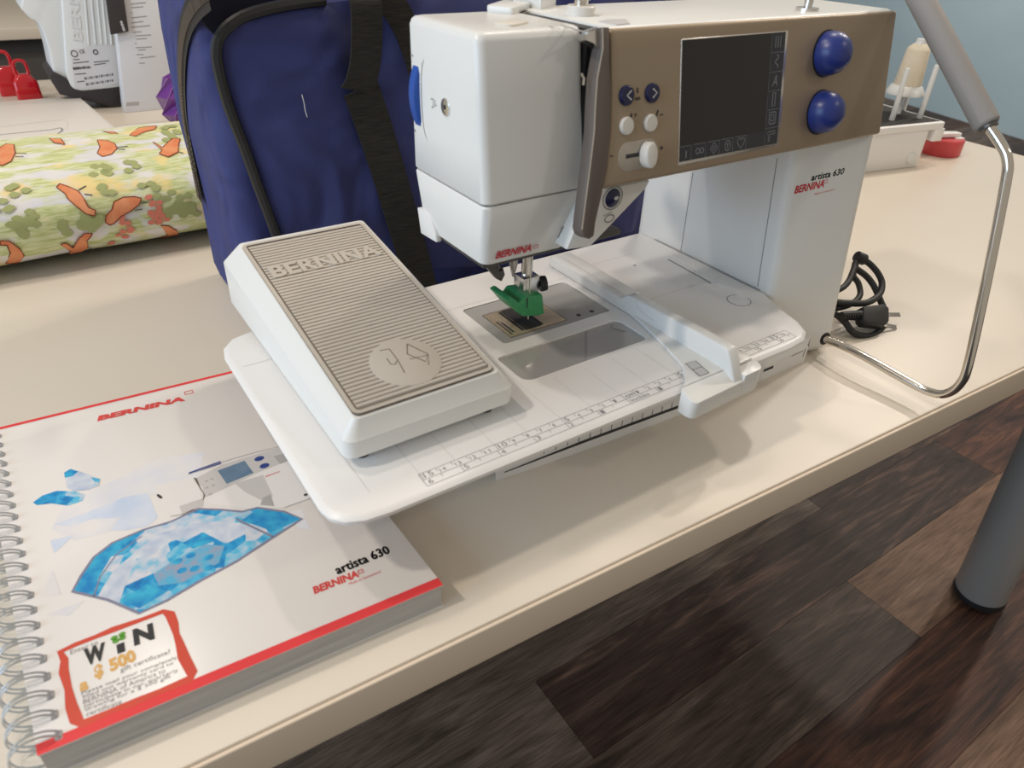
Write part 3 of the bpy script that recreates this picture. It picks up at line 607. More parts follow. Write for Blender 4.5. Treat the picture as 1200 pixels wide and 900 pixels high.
def skp(x): 
    x0, y0, x1, y1 = (-7.25, -7.75, 0, -8.4) if x < 0 else ((0, -8.4, 10.5, -9.0) if x < 10.5 else (10.5, -9.0, 25.9, -9.06))
    return y0 + (y1 - y0) * (x - x0) / (x1 - x0)
for x0, x1, a0, a1, t0, t1 in ((-6.6, 0, 0.56, 0.85, 0.64, 1.12), (0, 10.5, 0.85, 0.85, 1.12, 1.15)):
    MB().add([(x0, skp(x0) - 0.02, a0), (x1, skp(x1 - 0.001) - 0.02, a1), (x1, skp(x1 - 0.001) - 0.02, t1), (x0, skp(x0) - 0.02, t0)], [[0, 1, 2, 3]]).build('scale_strip', 'ink', sk_)
MB().add([(19.6, -9.08, 0.95), (20.9, -9.08, 0.93), (20.9, -9.08, 1.2), (19.6, -9.08, 1.22)], [[0, 1, 2, 3]]).build('scale_strip', 'ink', sk_)
for i in range(14):
    x = -3.4 + i * 1.0; b.add([(x, skp(x) - 0.02, 1.1), (x + 0.06, skp(x) - 0.02, 1.1), (x + 0.06, skp(x) - 0.02, 1.65), (x, skp(x) - 0.02, 1.65)], [[0, 1, 2, 3]])
b.stroke('Y-9.05', [(25.2, 1.6), (25.15, 0.7)], 0.08, h=0.02); b.stroke('Y-9.05', [(23.3, 1.4), (24.9, 1.45)], 0.06, h=0.02); b.build('scale_marks', 'ink', sk_, kind='stuff')
# ruler and grid print
b = MB(); F7 = 'Z7.1'
def L2(p, q_, wd=0.035): b.stroke(F7, [p, q_], wd)
ya, ym, yb = -11.55, -12.12, -12.68
for x0, x1 in ((-15.1, 16.95),):
    for y in (ya, ym, yb): L2((x0, y), (x1, y))
    L2((x0, yb), (x0, ya)); L2((x1, yb), (x1, ya))
for i in range(-15, 17):
    big = i % 5 == 0
    L2((i, ya), (i, ya - (0.57 if big else 0.28)), 0.035)
    if i == 0: b.text(F7, 'cm', (0.15, ym + 0.1), (0.95, ym + 0.1), 0.25)
    elif i > -16:
        s_ = str(abs(i)); ww = 0.2 * len(s_) * (1.5 if big else 1.0)
        b.text(F7, s_, (i + 0.12, ym + 0.1), (i + 0.12 + ww, ym + 0.1), 0.40 if big else 0.3, bold=0.0)
for i in range(-12, 14):
    x = i * 1.27
    if x < -15 or x > 16.8: continue
    L2((x, ym), (x, ym - (0.56 if i % 2 == 0 else 0.25)))
    if i % 2 == 0:
        if i == 0: b.text(F7, 'inches', (0.15, yb + 0.1), (1.75, yb + 0.1), 0.34, bold=0.0)
        else: b.text(F7, str(abs(i) // 2), (x + 0.14, yb + 0.1), (x + 0.42, yb + 0.1), 0.38, bold=0.0)
b.text(F7, '6', (-14.9, yb + 0.1), (-14.6, yb + 0.1), 0.38, bold=0.0)
b.build('ruler_print', 'ink_grey', E_, label='printed centimetre and inch ruler')
b = MB()
for x in [-18, -15, -12.7, -10, -7.6, -5, -2.54, 0, 2.54, 5]: L2((x, -11.5), (x, -7.6 if -4 < x < 7 else 2.0), 0.03)
L2((-20, 4.6), (8, 4.6), 0.05); L2((10.0, -2.2), (20, -2.2), 0.05); L2((10.5, 5.6), (16.5, 5.6), 0.05)
b.build('grid_print', 'ink_light', E_)
b = MB(); b.stroke(F7, [(18.6,2.94),(18.31,-2.12),(18.25,-2.68)], 0.16); b.stroke(F7, ell((17.85, -6.19), 0.98, 0.98, 28), 0.07, True); b.decal(F7, ell((14.96, 3.51), 0.14, 0.14, 10)); b.stroke(F7, [(20.95, 7.2), (20.95, -5.8)], 0.12); b.build('latch_slot', 'ink_grey', E_)
MB().prism(F7, ell((17.85, -6.19), 0.9, 0.9, 28), 0, 0.04).build('release_button', 'white_bed', E_)
MB().prism(F7, roundpoly([(19.65,3.23),(19.24,-2.06),(19.37,-4.49),(18.87,-6.42),(18.23,-6.05),(18.73,-4.68),(18.44,-2.4)], 0.3), 0, 0.05).build('latch_rib', 'white_bed', E_)
# ------------------------------------------------------------------ seam guide
G_ = thing('seam_guide', 'white plastic seam guide clipped across the extension table by the ruler', 'sewing guide', (8.5, -8, 7.1))
b = MB(); fl_ = [(8.2, -2.6), (7.75, -5.0), (6.95, -8.1), (5.95, -11.3), (4.9, -12.6), (4.1, -13.3), (11.0, -13.3), (11.3, -12.7), (10.6, -11.6), (9.5, -10.0), (9.2, -2.6)]
b.prism('Z7.12', fl_, 0.0, 0.32).build('guide_base', 'white_plastic', G_, bevel=0.12, seg=2)
cl = roundpoly([(3.75, -13.36), (3.75, -14.7), (8.9, -14.5), (8.9, -13.36)], [0.2, 0.9, 0.1, 0.1], 6)
b = MB(); n = len(cl)      # the clip's top dips towards the front like a scoop
b.add([(p[0], p[1], 5.5) for p in cl] + [(p[0], p[1], 7.4 - 0.6 * max(0.0, min(1.0, (-13.4 - p[1]) / 1.1))) for p in cl], [list(range(n))[::-1], list(range(n, 2 * n))] + [[k, (k + 1) % n, n + (k + 1) % n, n + k] for k in range(n)])
b.build('front_clip', 'white_plastic', G_, bevel=0.1, seg=2, ang=50)
cr = roundpoly([(8.92, -13.36), (8.92, -14.5), (10.9, -14.45), (11.3, -13.36)], [0.1, 0.05, 0.8, 0.2], 6)
MB().prism('Z5.5', cr, 0.0, 1.75).build('front_clip', 'white_plastic', G_, bevel=0.1, seg=2, ang=50)
prof = [(7.2, 7.13), (7.2, 7.95), (6.8, 8.15), (-2.2, 8.1), (-2.9, 8.65), (-3.6, 8.78), (-12.6, 9.05), (-13.2, 8.98), (-13.5, 8.5), (-14.6, 6.9), (-14.6, 6.2), (-13.36, 6.2), (-13.36, 7.13)]
prof[8:10] = [(-13.6, 8.4), (-14.5, 6.6)]
prof[10] = (-14.52, 5.55); prof[11] = (-13.36, 5.55)
b = MB(); b.loft([[(x, p[0], p[1]) for p in prof] for x in (8.0, 9.0)]).build('fence', 'white_plastic', G_, bevel=0.16, seg=3)
b = MB(); b.loft([[(x, p[0], p[1]) for p in [(7.7, 7.13), (7.5, 7.9), (7.0, 8.12), (-2.4, 8.1), (-2.4, 7.13)]] for x in (8.2, 10.2)]).build('rail', 'white_plastic', G_, bevel=0.18, seg=3)
b = MB(); wv = [(6.18,-11.36),(7.06,-11.49),(6.73,-13.1),(5.84,-13.07)]; b.stroke('Z7.46', wv, 0.05, True); b.stroke('Z7.46', [tuple((Vector(wv[0]) + Vector(wv[3])) / 2), tuple((Vector(wv[1]) + Vector(wv[2])) / 2)], 0.04); b.build('sight_lines', 'ink', G_)
MB().decal('Z7.45', wv).build('sight_window', 'pale_grey', G_)
b = MB(); b.stroke('X8.0', [(3.9, 8.7), (4.3, 8.2), (5.6, 7.95), (6.3, 7.95)], 0.06, h=0.015); b.build('fence_groove', 'ink_light', G_)
# ------------------------------------------------------------------ knee lifter
K_ = thing('knee_lifter', 'bent chrome knee-lift bar with grey foam grip plugged into machine base', 'knee lifter', (28.5, -14, 0))
kb = on('PILLAR', kp, 0.05)
path = smooth([kb, (28.45, -12, 1.7), (28.5, -16.5, 1.45), (28.5, -18.8, 1.45), (28.5, -20.1, 2.0), (28.5, -20.75, 3.4), (28.5, -20.65, 5.4), (28.5, -19.4, 12), (28.5, -18.0, 18.6), (28.52, -17.5, 20.2), (28.55, -16.6, 21.2), (28.6, -14.6, 22.7)], 6)
MB().tube(path, 0.36, 16).build('rod', 'chrome', K_)
MB().tube([(28.58, -15.35, 22.1), (28.6, -15.2, 22.22), (29.3, -10.6, 26.1), (30.1, -5.3, 30.6)], [0.72, 0.86, 0.87, 0.87], 24).build('foam_grip', 'foam', K_, bevel=0.06)
MB().lathe((28.56, -15.52, 21.95), (0.1, 0.8, 0.62), [(0, 0), (0.62, 0), (0.62, 0.3), (0, 0.3)], 18).build('grip_collar', 'dark_metal', K_)
# ------------------------------------------------------------------ foot control
P_ = thing('foot_control', 'white foot control with ribbed taupe tread lying on the extension table', 'foot pedal', (-12.8, 1.8, 7.1))
b = MB(); R_ = []
def pr(x0, x1, y0, y1, r, zf, zk): return [(p[0], p[1], zf + (zk - zf) * (p[1] - y0) / (y1 - y0)) for p in rrect(x0, x1, y0, y1, r, 4)]
R_ = [pr(-18.1, -7.4, -9.15, 13.0, 0.5, 7.75, 7.75), pr(-18.35, -7.1, -9.4, 13.3, 0.7, 7.95, 8.0), pr(-18.35, -7.1, -9.5, 13.2, 0.7, 9.15, 11.3), pr(-18.25, -7.2, -9.4, 13.0, 0.7, 9.28, 11.5), pr(-17.55, -8.0, -9.05, 10.6, 0.35, 10.28, 13.35), pr(-17.45, -8.1, -8.95, 10.4, 0.3, 10.32, 13.4)]
b.loft(R_).build('pedal_body', 'white_plastic', P_)
for x in (-17.0, -8.5):
    for y in (-8.1, 11.8): MB().lathe((x, y, 7.1), (0, 0, 1), [(0, 0), (0.5, 0), (0.5, 0.75), (0, 0.75)], 16).build('rubber_foot', 'rubber', P_)
tp = MB().prism('TREAD', rrect(-4.55, 4.62, 0.05, 19.3, 0.4, 4), 0.02, 0.14).build('tread', 'tread_gap', P_, bevel=0.03)
b = MB(); b.stroke('TREAD', rrect(-4.42, 4.5, 0.2, 19.15, 0.35, 4), 0.26, True, 0.2); b.build('tread_rim', 'tread', P_)
b = MB(); vv = 0.52
while vv < 18.8:
    b.add([on('TREAD', p, h) for p, h in (((-4.2, vv), 0.13), ((4.3, vv), 0.13), ((4.3, vv + 0.04), 0.24), ((-4.2, vv + 0.04), 0.24), ((4.3, vv + 0.26), 0.24), ((-4.2, vv + 0.26), 0.24), ((4.3, vv + 0.30), 0.13), ((-4.2, vv + 0.30), 0.13))],
          [[0, 1, 2, 3], [3, 2, 4, 5], [5, 4, 6, 7]]); vv += 0.345
b.build('tread_ribs', 'tread', P_, sm=False, kind='stuff')
cc = (((0.06, 2.92)[0]) - 0.05, (0.06, 2.92)[1])
em = MB().prism('TREAD', ell(cc, 2.15, 2.2, 40), 0.1, 0.27).build('emblem_disc', 'tread', P_, bevel=0.03)
b = MB()
b.stroke('TREAD', [(0.85,4.36),(0.4,3.48),(1.08,2.35),(1.52,2.95),(0.85,4.36)], 0.07, h=0.29); b.stroke('TREAD', [(1.07,2.0),(1.53,2.85),(0.31,2.98)], 0.05, h=0.29)
b.stroke('TREAD', [(-0.94,4.47),(-0.36,4.38),(-0.37,3.21),(-0.53,1.99)], 0.06, h=0.29); b.stroke('TREAD', [(-0.89,3.64),(-0.91,3.03),(-0.68,2.92),(-0.45,3.16)], 0.06, h=0.29); b.build('emblem_lines', 'tread_gap', em)
b = MB(); q0 = (-4.54, 14.28); q1 = (4.44, 14.75)
b.text('TREAD', 'BERNINA', (-3.9, q0[1] + 0.0), (4.0, q0[1] + 0.0), 1.45, 0.34, 0.03, 0.0, 0.2); b.build('embossed_lettering', 'tread', P_, label='embossed brand lettering')
# ------------------------------------------------------------------ power cord
C_ = thing('power_cord', 'coiled black power cord with two-prong plug beside machine base', 'cord', (36, -5, 0))
def cz(pts, lift=0.0): return [on('CORD', p, lift) for p in pts]
b = MB()
b.tube(smooth(cz([(5.83,6.79),(6.69,5.91),(7.11,4.73),(6.87,3.58),(5.52,2.6),(3.13,2.32),(0.61,2.95),(-0.84,3.44),(-1.91,3.93)], 0.5), 6), 0.33, 10)
b.tube(smooth(cz([(4.7,6.13),(5.69,4.95),(6.02,3.67),(5.8,2.13),(5.39,0.66),(3.87,-0.52),(1.69,-0.81),(-0.28,0.01),(-0.76,1.47),(-1.53,2.57),(-2.55,3.1)], 0.15), 6), 0.33, 10)
b.tube(smooth(cz([(5.41,6.62),(4.16,5.46),(4.24,4.52),(3.6,3.37),(2.05,2.87),(0.17,2.86),(-1.8,3.14)], 0.0), 6), 0.3, 10)
b.tube(smooth(cz([(5.57,6.72),(4.01,5.76),(2.91,5.11),(1.61,4.66),(-0.35,4.53)], 0.2), 6), 0.3, 10)
b.build('cable', 'rubber', C_)
MB().tube(cz([(5.52,7.14),(6.4,6.52)], 0.4), 0.6, 12).build('cable_tie', 'rubber', C_, bevel=0.1)
pg = [(1.4,2.07),(4.4,1.51),(4.81,0.95),(3.74,-0.3),(2.91,-0.5),(0.56,0.35),(0.38,0.9)]
plug = MB().prism('CORD', pg, 0.15, 1.3).build('plug', 'rubber', C_, bevel=0.2, seg=2)
b = MB(); pp = [(-1.44,1.99),(-0.83,1.85),(-0.36,1.74),(0.09,1.61),(0.86,1.4)]
for i in range(9):
    t = i / 8; q = Vector(pp[0]).lerp(Vector(pp[4]), t); b.tube([on('CORD', q, 0.7), on('CORD', q + Vector((0.22, 0)), 0.7)], 0.42 + 0.1 * t, 10)
b.build('strain_relief', 'rubber', plug)
for (a_, c_) in (((262, 345), (328, 346)), ((255, 385), (312, 402))):
    d0 = [(4.45,0.53),(6.57,-0.08),(3.47,-0.3),(5.03,-1.11)]
    i = 0 if a_[0] == 262 else 2
    p, q = Vector(d0[i]), Vector(d0[i + 1]); d = (q - p).normalized(); e = Vector((-d.y, d.x)) * 0.22
    MB().prism('CORD', [tuple(p - e), tuple(q - e), tuple(q + e), tuple(p + e)], 0.65, 0.78).build('prong', 'steel', C_, bevel=0.03)
# ------------------------------------------------------------------ spiral-bound manual
B_ = thing('instruction_manual', 'spiral-bound white instruction manual with blue quilt picture and red bands', 'book', (-35.55, -13.88, 0), math.radians(-3.7))
SHR = -0.095                      # the loosely bound block leans a little to the left
def sheared(x0, x1, y0, y1, z0, z1):
    b = MB().box(x0, x1, y0, y1, z0, z1)
    b.v = [Vector((v.x + SHR * v.y, v.y, v.z)) for v in b.v]; return b
def band(y0, y1, z): return MB().add([(x + SHR * y, y, z) for x, y in ((0, y0), (19.95, y0), (19.95, y1), (0, y1))], [[0, 1, 2, 3]])
sheared(0, 19.95, 0, 28.0, 0.01, 0.06).build('back_cover', 'cover_white', B_, local=True)
sheared(0.05, 19.82, 0.05, 27.9, 0.06, 1.72).build('page_block', 'pages', B_, local=True)
b = MB()
for i in range(11):
    z = 0.18 + i * 0.14; b.add([(0.05, 0.035, z), (19.82, 0.035, z), (19.82, 0.035, z + 0.03), (0.05, 0.035, z + 0.03)], [[0, 1, 2, 3]]); b.add([(19.83, 0.05, z), (19.83 + SHR * 27.8, 27.85, z), (19.83 + SHR * 27.8, 27.85, z + 0.03), (19.83, 0.05, z + 0.03)], [[0, 1, 2, 3]])
b.build('page_edges', 'art_mid', B_, local=True, kind='stuff')
cov = sheared(0, 19.95, 0, 28.0, 1.74, 1.80).build('front_cover', 'cover_white', B_, local=True, bevel=0.02)
ZB = 'Z1.80'
band(0.0, 0.62, 1.812).build('bottom_band', 'cover_red', cov, local=True)
band(27.66, 27.98, 1.812).build('top_band', 'cover_red', cov, local=True)
def art(name, m, polys, h=0.014):
    b = MB()
    for p in polys: b.decal(ZB, p, h)
    return b.build(name, m, cov, sm=False)
b = MB(); b.text(ZB, 'BERNINA', (-29.46, 11.35), (-23.48, 10.76), 0.70, 0.014, 0.06, 0.12)
b.stroke(ZB, [(-23.29,11.57),(-22.71,11.54),(-22.72,11.95),(-23.28,11.97)], 0.1, True, 0.014); b.build('title_lettering', 'print_red', cov, label='red brand lettering')
b = MB(); b.text(ZB, 'artista 630', (-20.35, -11.28), (-17.09, -11.41), 0.66, 0.014, 0.0, 0.0, heavy=0.035); b.build('model_lettering', 'ink', cov, label='black model lettering')
b = MB(); b.text(ZB, 'BERNINA', (-21.98, -11.92), (-19.36, -12.09), 0.56, 0.014, 0.05, 0.12)
b.stroke(ZB, [(-19.32,-11.89),(-19.04,-11.89),(-19.02,-11.68),(-19.29,-11.66)], 0.08, True, 0.014)
b.text(ZB, 'Made in Switzerland', (-20.09, -12.37), (-18.21, -12.47), 0.2, 0.014, 0.0); b.build('lettering', 'print_red', cov)
# washes behind the picture
art('wash', 'wash_pale', [[(-33.45,1.18),(-32.28,3.36),(-29.22,3.98),(-26.6,4.75),(-23.85,3.77),(-24.85,1.27),(-27.34,1.2),(-29.25,0.86),(-30.65,-0.85),(-32.44,-0.54)]], 0.006)
art('wash', 'wash_blue', [[(-33.27,1.49),(-31.56,1.56),(-29.41,1.87),(-27.96,1.52),(-27.91,-1.16),(-28.57,-1.61),(-29.78,-1.26),(-30.57,-0.82),(-29.87,0.07),(-31.2,0.76),(-32.57,0.91)]], 0.008)
art('wash', 'wash_blue', [[(-33.58,0.17),(-32.35,-0.06),(-33.54,-1.07)]], 0.008)
art('wash', 'wash_pale', [[(-33.75,-2.41),(-33.57,-4.55),(-34.48,-4.15)]], 0.008)
art('wash', 'wash_pale', [[(-21.06,-4.88),(-20.22,-5.1),(-20.39,-7.04),(-20.97,-6.67)]], 0.008)
art('wash', 'wash_pale', [[(-33.68,-5.6),(-32.53,-5.66),(-33.43,-6.3),(-34.29,-5.65)]], 0.008)
# butterfly
art('butterfly_wing', 'quilt_pale', [[(-32.15,6.41),(-31.76,6.6),(-31.29,6.01),(-30.87,5.41),(-30.29,4.52),(-30.45,3.85),(-31.06,3.78),(-31.84,4.07),(-32.18,4.7)]], 0.016)
art('butterfly_wing', 'quilt_teal', [[(-34.13,4.31),(-33.56,4.71),(-32.76,4.71),(-31.84,4.07),(-31.31,3.37),(-31.54,2.84),(-32.34,2.85),(-33.2,3.63),(-33.95,3.92)]], 0.016)
art('butterfly_patch', 'quilt_blue', [[(-32.15,6.41),(-31.76,6.6),(-31.37,6.06),(-31.75,5.72),(-32.18,5.83)]], 0.018)
art('butterfly_patch', 'quilt_blue', [[(-34.13,4.31),(-33.56,4.71),(-33.37,4.2),(-33.64,3.85),(-33.95,3.92)]], 0.018)
art('butterfly_patch', 'quilt_teal', [[(-30.79,5.03),(-30.29,4.52),(-30.45,3.85),(-30.87,3.97),(-30.6,4.32)]], 0.018)
# pictured machine
art('pictured_head', 'art_white', [[(-27.44,1.96),(-25.29,1.54),(-25.1,0.28),(-25.16,-1.09),(-25.37,-1.63),(-27.23,-1.47),(-27.59,-0.18)]], 0.012)
art('pictured_head_shade', 'art_grey', [[(-26.58,-0.82),(-25.14,-0.86),(-25.33,-1.6),(-26.58,-1.56)]], 0.016)
art('pictured_body', 'art_white', [[(-25.2,1.32),(-23.21,1.88),(-19.46,1.71),(-19.19,-0.13),(-19.33,-4.43),(-21.08,-4.41),(-22.92,-3.41),(-25.18,-1.45),(-24.97,-0.28)]], 0.012)
art('pictured_panel', 'art_grey', [[(-25.13,1.31),(-23.23,1.82),(-19.48,1.65),(-19.22,-0.11),(-21.58,-0.27),(-22.97,-0.56),(-25.08,-0.9),(-24.91,0.16)]], 0.015)
art('pictured_arch', 'art_grey', [[(-23.05,-0.51),(-21.22,-0.66),(-21.34,-3.02),(-22.08,-3.03),(-22.72,-1.69)]], 0.016)
art('pictured_side', 'art_mid', [[(-20.01,0.85),(-19.18,0.76),(-19.19,-0.13),(-19.9,-0.18)]], 0.017)
art('pictured_shade', 'art_mid', [[(-21.92,-2.81),(-21.4,-2.76),(-21.56,-3.96),(-22.28,-3.39)]], 0.017)
art('pictured_strip', 'taupe_dark', [[(-25.17,1.46),(-24.99,1.29),(-25.01,0.22),(-24.95,-0.67),(-25.26,-1.19),(-25.01,-0.5),(-25.08,0.36)]], 0.018)
art('pictured_bar', 'art_blue', [[(-25.32,2.16),(-23.21,2.26),(-23.24,1.93),(-25.3,1.95)]], 0.018)
art('pictured_screen', 'art_screen', [[(-23.64,1.35),(-21.82,1.43),(-21.69,-0.13),(-23.5,-0.3)]], 0.018)
for c in [(-20.91,1.12),(-20.85,0.2)]: art('pictured_knob', 'art_blue', [ell(c, 0.33, 0.26, 16)], 0.019)
for c in [(-24.52,0.66),(-24.19,0.69),(-24.68,0.02),(-24.27,0.02),(-24.65,-0.73)]: art('pictured_button', 'art_mid', [ell(c, 0.12, 0.1, 10)], 0.019)
b = MB()
for q, wd in (([(-25.41,1.95),(-23.34,2.1),(-20.89,1.93),(-19.27,1.67)], 0.05), ([(-21.08,-4.41),(-19.32,-4.47)], 0.06), ([(-27.23,-1.47),(-26.61,-1.69),(-25.57,-1.6)], 0.07), ([(-26.62,-1.74),(-25.93,-1.67),(-25.41,-1.79)], 0.15)): b.stroke(ZB, q, wd, h=0.02)
b.build('picture_outline', 'art_mid', cov, sm=False)
art('pictured_socket', 'ink', [ell((-19.53, -4.0), 0.13, 0.12, 12)], 0.02); art('pictured_dial', 'ink', [ell((-27.41, 0.75), 0.1, 0.3, 12, 0.3)], 0.02)
b = MB(); b.text(ZB, 'BERNINA', (-21.14, -0.98), (-20.17, -0.97), 0.12, 0.02, 0.03); b.build('pictured_lettering', 'print_red', cov)
# pictured quilt
qo = [(-33.03,-4.66),(-32.48,-3.71),(-31.68,-2.6),(-30.6,-1.97),(-28.93,-1.8),(-27.34,-1.96),(-25.6,-1.73),(-24.43,-2.55),(-23.44,-3.38),(-22.51,-3.54),(-21.21,-4.78),(-20.5,-5.96),(-22.51,-6.53),(-24.92,-7.26),(-27.07,-7.62),(-28.82,-8.03),(-30.28,-8.14),(-31.51,-6.31)]
art('quilt', 'quilt_teal', [qo], 0.021)
art('quilt_patch', 'quilt_blue', [[(-33.0,-4.64),(-31.68,-2.65),(-30.61,-2.02),(-28.62,-1.86),(-29.47,-2.15),(-30.75,-2.93),(-32.0,-4.85),(-32.1,-5.59)]], 0.024)
art('quilt_patch', 'quilt_blue', [[(-23.66,-4.12),(-22.54,-3.64),(-21.23,-4.86),(-20.57,-5.95),(-22.54,-6.1),(-22.65,-5.62)]], 0.024)
art('quilt_patch', 'quilt_pale', [[(-29.55,-3.43),(-28.12,-2.59),(-25.92,-2.99),(-24.41,-3.71),(-23.51,-4.79),(-23.08,-5.34),(-25.07,-5.47),(-25.9,-3.91),(-27.71,-3.66),(-28.77,-4.18),(-30.56,-5.76),(-31.03,-6.84),(-31.91,-5.72),(-30.89,-4.23)]], 0.023)
art('quilt_patch', 'quilt_grey', [[(-28.09,-5.38),(-26.08,-4.96),(-25.13,-5.69),(-25.77,-6.85),(-27.89,-7.22),(-28.99,-6.76),(-29.08,-5.74)]], 0.025)
art('quilt_patch', 'quilt_pale', [[(-25.9,-3.91),(-23.87,-4.22),(-23.15,-5.3),(-24.93,-5.56)]], 0.026)
art('quilt_patch', 'quilt_blue', [[(-27.18,-4.14),(-25.9,-3.91),(-25.36,-5.01),(-26.73,-4.95)]], 0.027)
art('quilt_patch', 'quilt_blue', [[(-31.0,-6.64),(-29.5,-6.32),(-28.69,-7.42),(-30.21,-7.81)]], 0.026)
art('quilt_patch', 'quilt_teal', [[(-29.65,-4.01),(-28.24,-4.26),(-29.87,-5.97),(-30.56,-5.76)]], 0.026)
for c in [(-27.72,-5.48),(-26.97,-5.4),(-26.14,-6.11),(-27.68,-6.31),(-27.04,-6.55),(-26.35,-6.93)]: art('quilt_dot', 'quilt_blue', [ell(c, 0.28, 0.22, 10)], 0.028)
b = MB(); b.stroke(ZB, qo, 0.16, True, 0.029); b.stroke(ZB, [(-23.92,-3.82),(-23.37,-4.88),(-22.5,-6.49)], 0.14, h=0.029); b.stroke(ZB, [(-32.11,-5.66),(-31.61,-4.38),(-30.55,-3.06),(-29.02,-2.29)], 0.08, h=0.029); b.build('quilt_binding', 'quilt_edge', cov, sm=False)
# prize box
wb = [(-34.05,-8.52),(-33.4,-8.46),(-32.45,-8.5),(-31.65,-8.5),(-30.23,-8.63),(-29.2,-8.68),(-28.93,-9.07),(-28.9,-9.84),(-28.94,-10.55),(-28.93,-11.21),(-28.95,-12.11),(-28.82,-13.33),(-28.99,-13.59),(-30.39,-13.49),(-31.52,-13.43),(-32.37,-13.33),(-33.66,-13.31),(-33.89,-12.91),(-33.99,-12.01),(-33.99,-10.96),(-34.05,-9.82),(-33.94,-9.13)]
b = MB(); b.stroke(ZB, wb, [0.35, 0.3, 0.28, 0.4, 0.28, 0.3, 0.5, 0.45, 0.3, 0.4, 0.55, 0.5, 0.45, 0.3, 0.42, 0.28, 0.45, 0.55, 0.5, 0.32, 0.45, 0.35], True, 0.015); b.build('prize_box_frame', 'print_frame', cov, sm=False)
def line(b, s_, a, c, hh, m=None, bold=0.0): b.text(ZB, s_, a, c, hh, 0.016, bold)
b = MB()
line(b, 'Enter to', (-33.65, -8.98), (-32.4, -9.06), 0.3)
line(b, 'gift certificate?', (-31.75, -11.47), (-29.47, -11.67), 0.38)
for s_, a, c in (('Please mail your completely', (-33.52, -11.77), (-29.25, -12.13)), ('filled out warranty card to', (-33.51, -12.01), (-29.48, -12.37)),
                 ('BERNINA of America to', (-33.51, -12.27), (-29.9, -12.57)), ('participate in our quarterly', (-33.5, -12.54), (-29.38, -12.9)),
                 ('drawing for a $ 500 gift', (-33.49, -12.77), (-29.75, -13.07)), ('certificate', (-33.48, -13.01), (-31.99, -13.2))): line(b, s_, a, c, 0.27)
b.build('small_print', 'ink_grey', cov, kind='stuff')
b = MB(); b.text(ZB, 'W', (-33.16, -10.11), (-32.18, -10.19), 1.12, 0.018, 0.06); b.text(ZB, 'N', (-30.89, -10.16), (-29.92, -10.25), 1.12, 0.018, 0.06); b.stroke(ZB, [(-31.5,-10.22),(-31.46,-9.6)], 0.36, h=0.018); b.build('prize_lettering', 'ink', cov)
b = MB(); b.text(ZB, 'a', (-33.56, -11.5), (-33.19, -11.54), 0.55, 0.018, 0.04); b.text(ZB, '$', (-32.85, -11.24), (-32.46, -11.26), 0.95, 0.018, 0.05); b.text(ZB, '500', (-32.14, -11.14), (-30.93, -11.12), 0.85, 0.018, 0.05); b.build('gold_lettering', 'gold_ink', cov)
b = MB(); q = (-31.47, -9.18)
for dx, dy in ((-0.25, 0.12), (0.25, 0.15), (-0.2, -0.18), (0.22, -0.15)): b.decal(ZB, ell((q[0] + dx * 0.75, q[1] + dy * 0.8), 0.17, 0.15, 12), 0.02)
b.build('clover_print', 'clover', cov)
# spiral wire: one double loop after the other
rp = MB()
for dy in (-0.13, 0.13):
    rp.tube([(0.0 + 1.18 * math.cos(a), dy, 1.21 + 1.18 * math.sin(a)) for a in [math.radians(31 + i * 285 / 22) for i in range(23)]], 0.055, 6)
rp.tube([(1.0, -0.13, 1.83), (1.0, 0.13, 1.83)], 0.055, 6)
r0 = hd = None
for i in range(23):
    y = 0.62 + i * 1.19; at = Vector((SHR * y, y, 0)) * S
    if r0 is None:
        o = r0 = rp.build('wire_loop', 'wire', B_, local=True)
        h = hd = MB().add([(p[0], p[1], 1.813) for p in rrect(0.75, 1.08, -0.26, 0.26, 0.1, 3)], [list(range(16))]).build('punch_hole', 'art_mid', cov, local=True)
    else:
        o = r0.copy(); COL.objects.link(o); o.parent = B_
        h = hd.copy(); COL.objects.link(h); h.parent = cov
    o.location = at; h.location = at
# ------------------------------------------------------------------ carrying bag
A_ = thing('carry_bag', 'navy blue fabric machine carrying bag with black piping and webbing straps', 'bag', (11, 28, 0))
b = MB(); R_ = []
for z, ins in ((0, 1.2), (0.6, 0.3), (2, 0), (8, -0.15), (16, -0.3), (24, -0.2), (32, 0.3), (38, 1.4), (41, 3.4), (42, 6)):
    R_.append([(p[0] + 0.12 * math.sin(z * 0.33 + p[1] * 0.5), p[1] + 0.18 * math.sin(z * 0.5 + p[0] * 0.35), z) for p in rrect(-14.9 + ins, 36 - ins, 20.4 + ins, 36 - ins, 1.6, 7)])
b.loft(R_).build('bag_body', 'bag_blue', A_, ang=60)
pi = [(-6.07,27.52),(-8.73,27.31),(-11.32,26.9),(-12.94,26.35),(-14.13,25.47),(-14.58,24.49),(-14.65,23.06),(-14.43,20.65),(-13.86,17.74),(-13.25,14.26),(-12.68,11.26),(-12.23,8.48),(-11.93,6.4)]
pis = [tuple(p) for p in smooth(pi, 4)]
rightside = [(30 - 0.0, 2.5), (31.5, 10), (32.5, 20), (31, 26), (26, 28.5), (10, 29)]
poly = pis[::-1] + []
poly = [tuple(p) for p in pis][::-1]           # bottom-left up to the top
pk = poly + [(2, 28.2), (12, 28.9), (26, 28.4), (31, 25.5), (32.5, 20), (31.5, 10), (30, 2.0), (12, 1.5)]
b = MB(); n = len(pk); cx_, cz_ = 9.0, 14.0
def shrink(k): return [(cx_ + (p[0] - cx_) * k, cz_ + (p[1] - cz_) * k) for p in pk]
rings = []
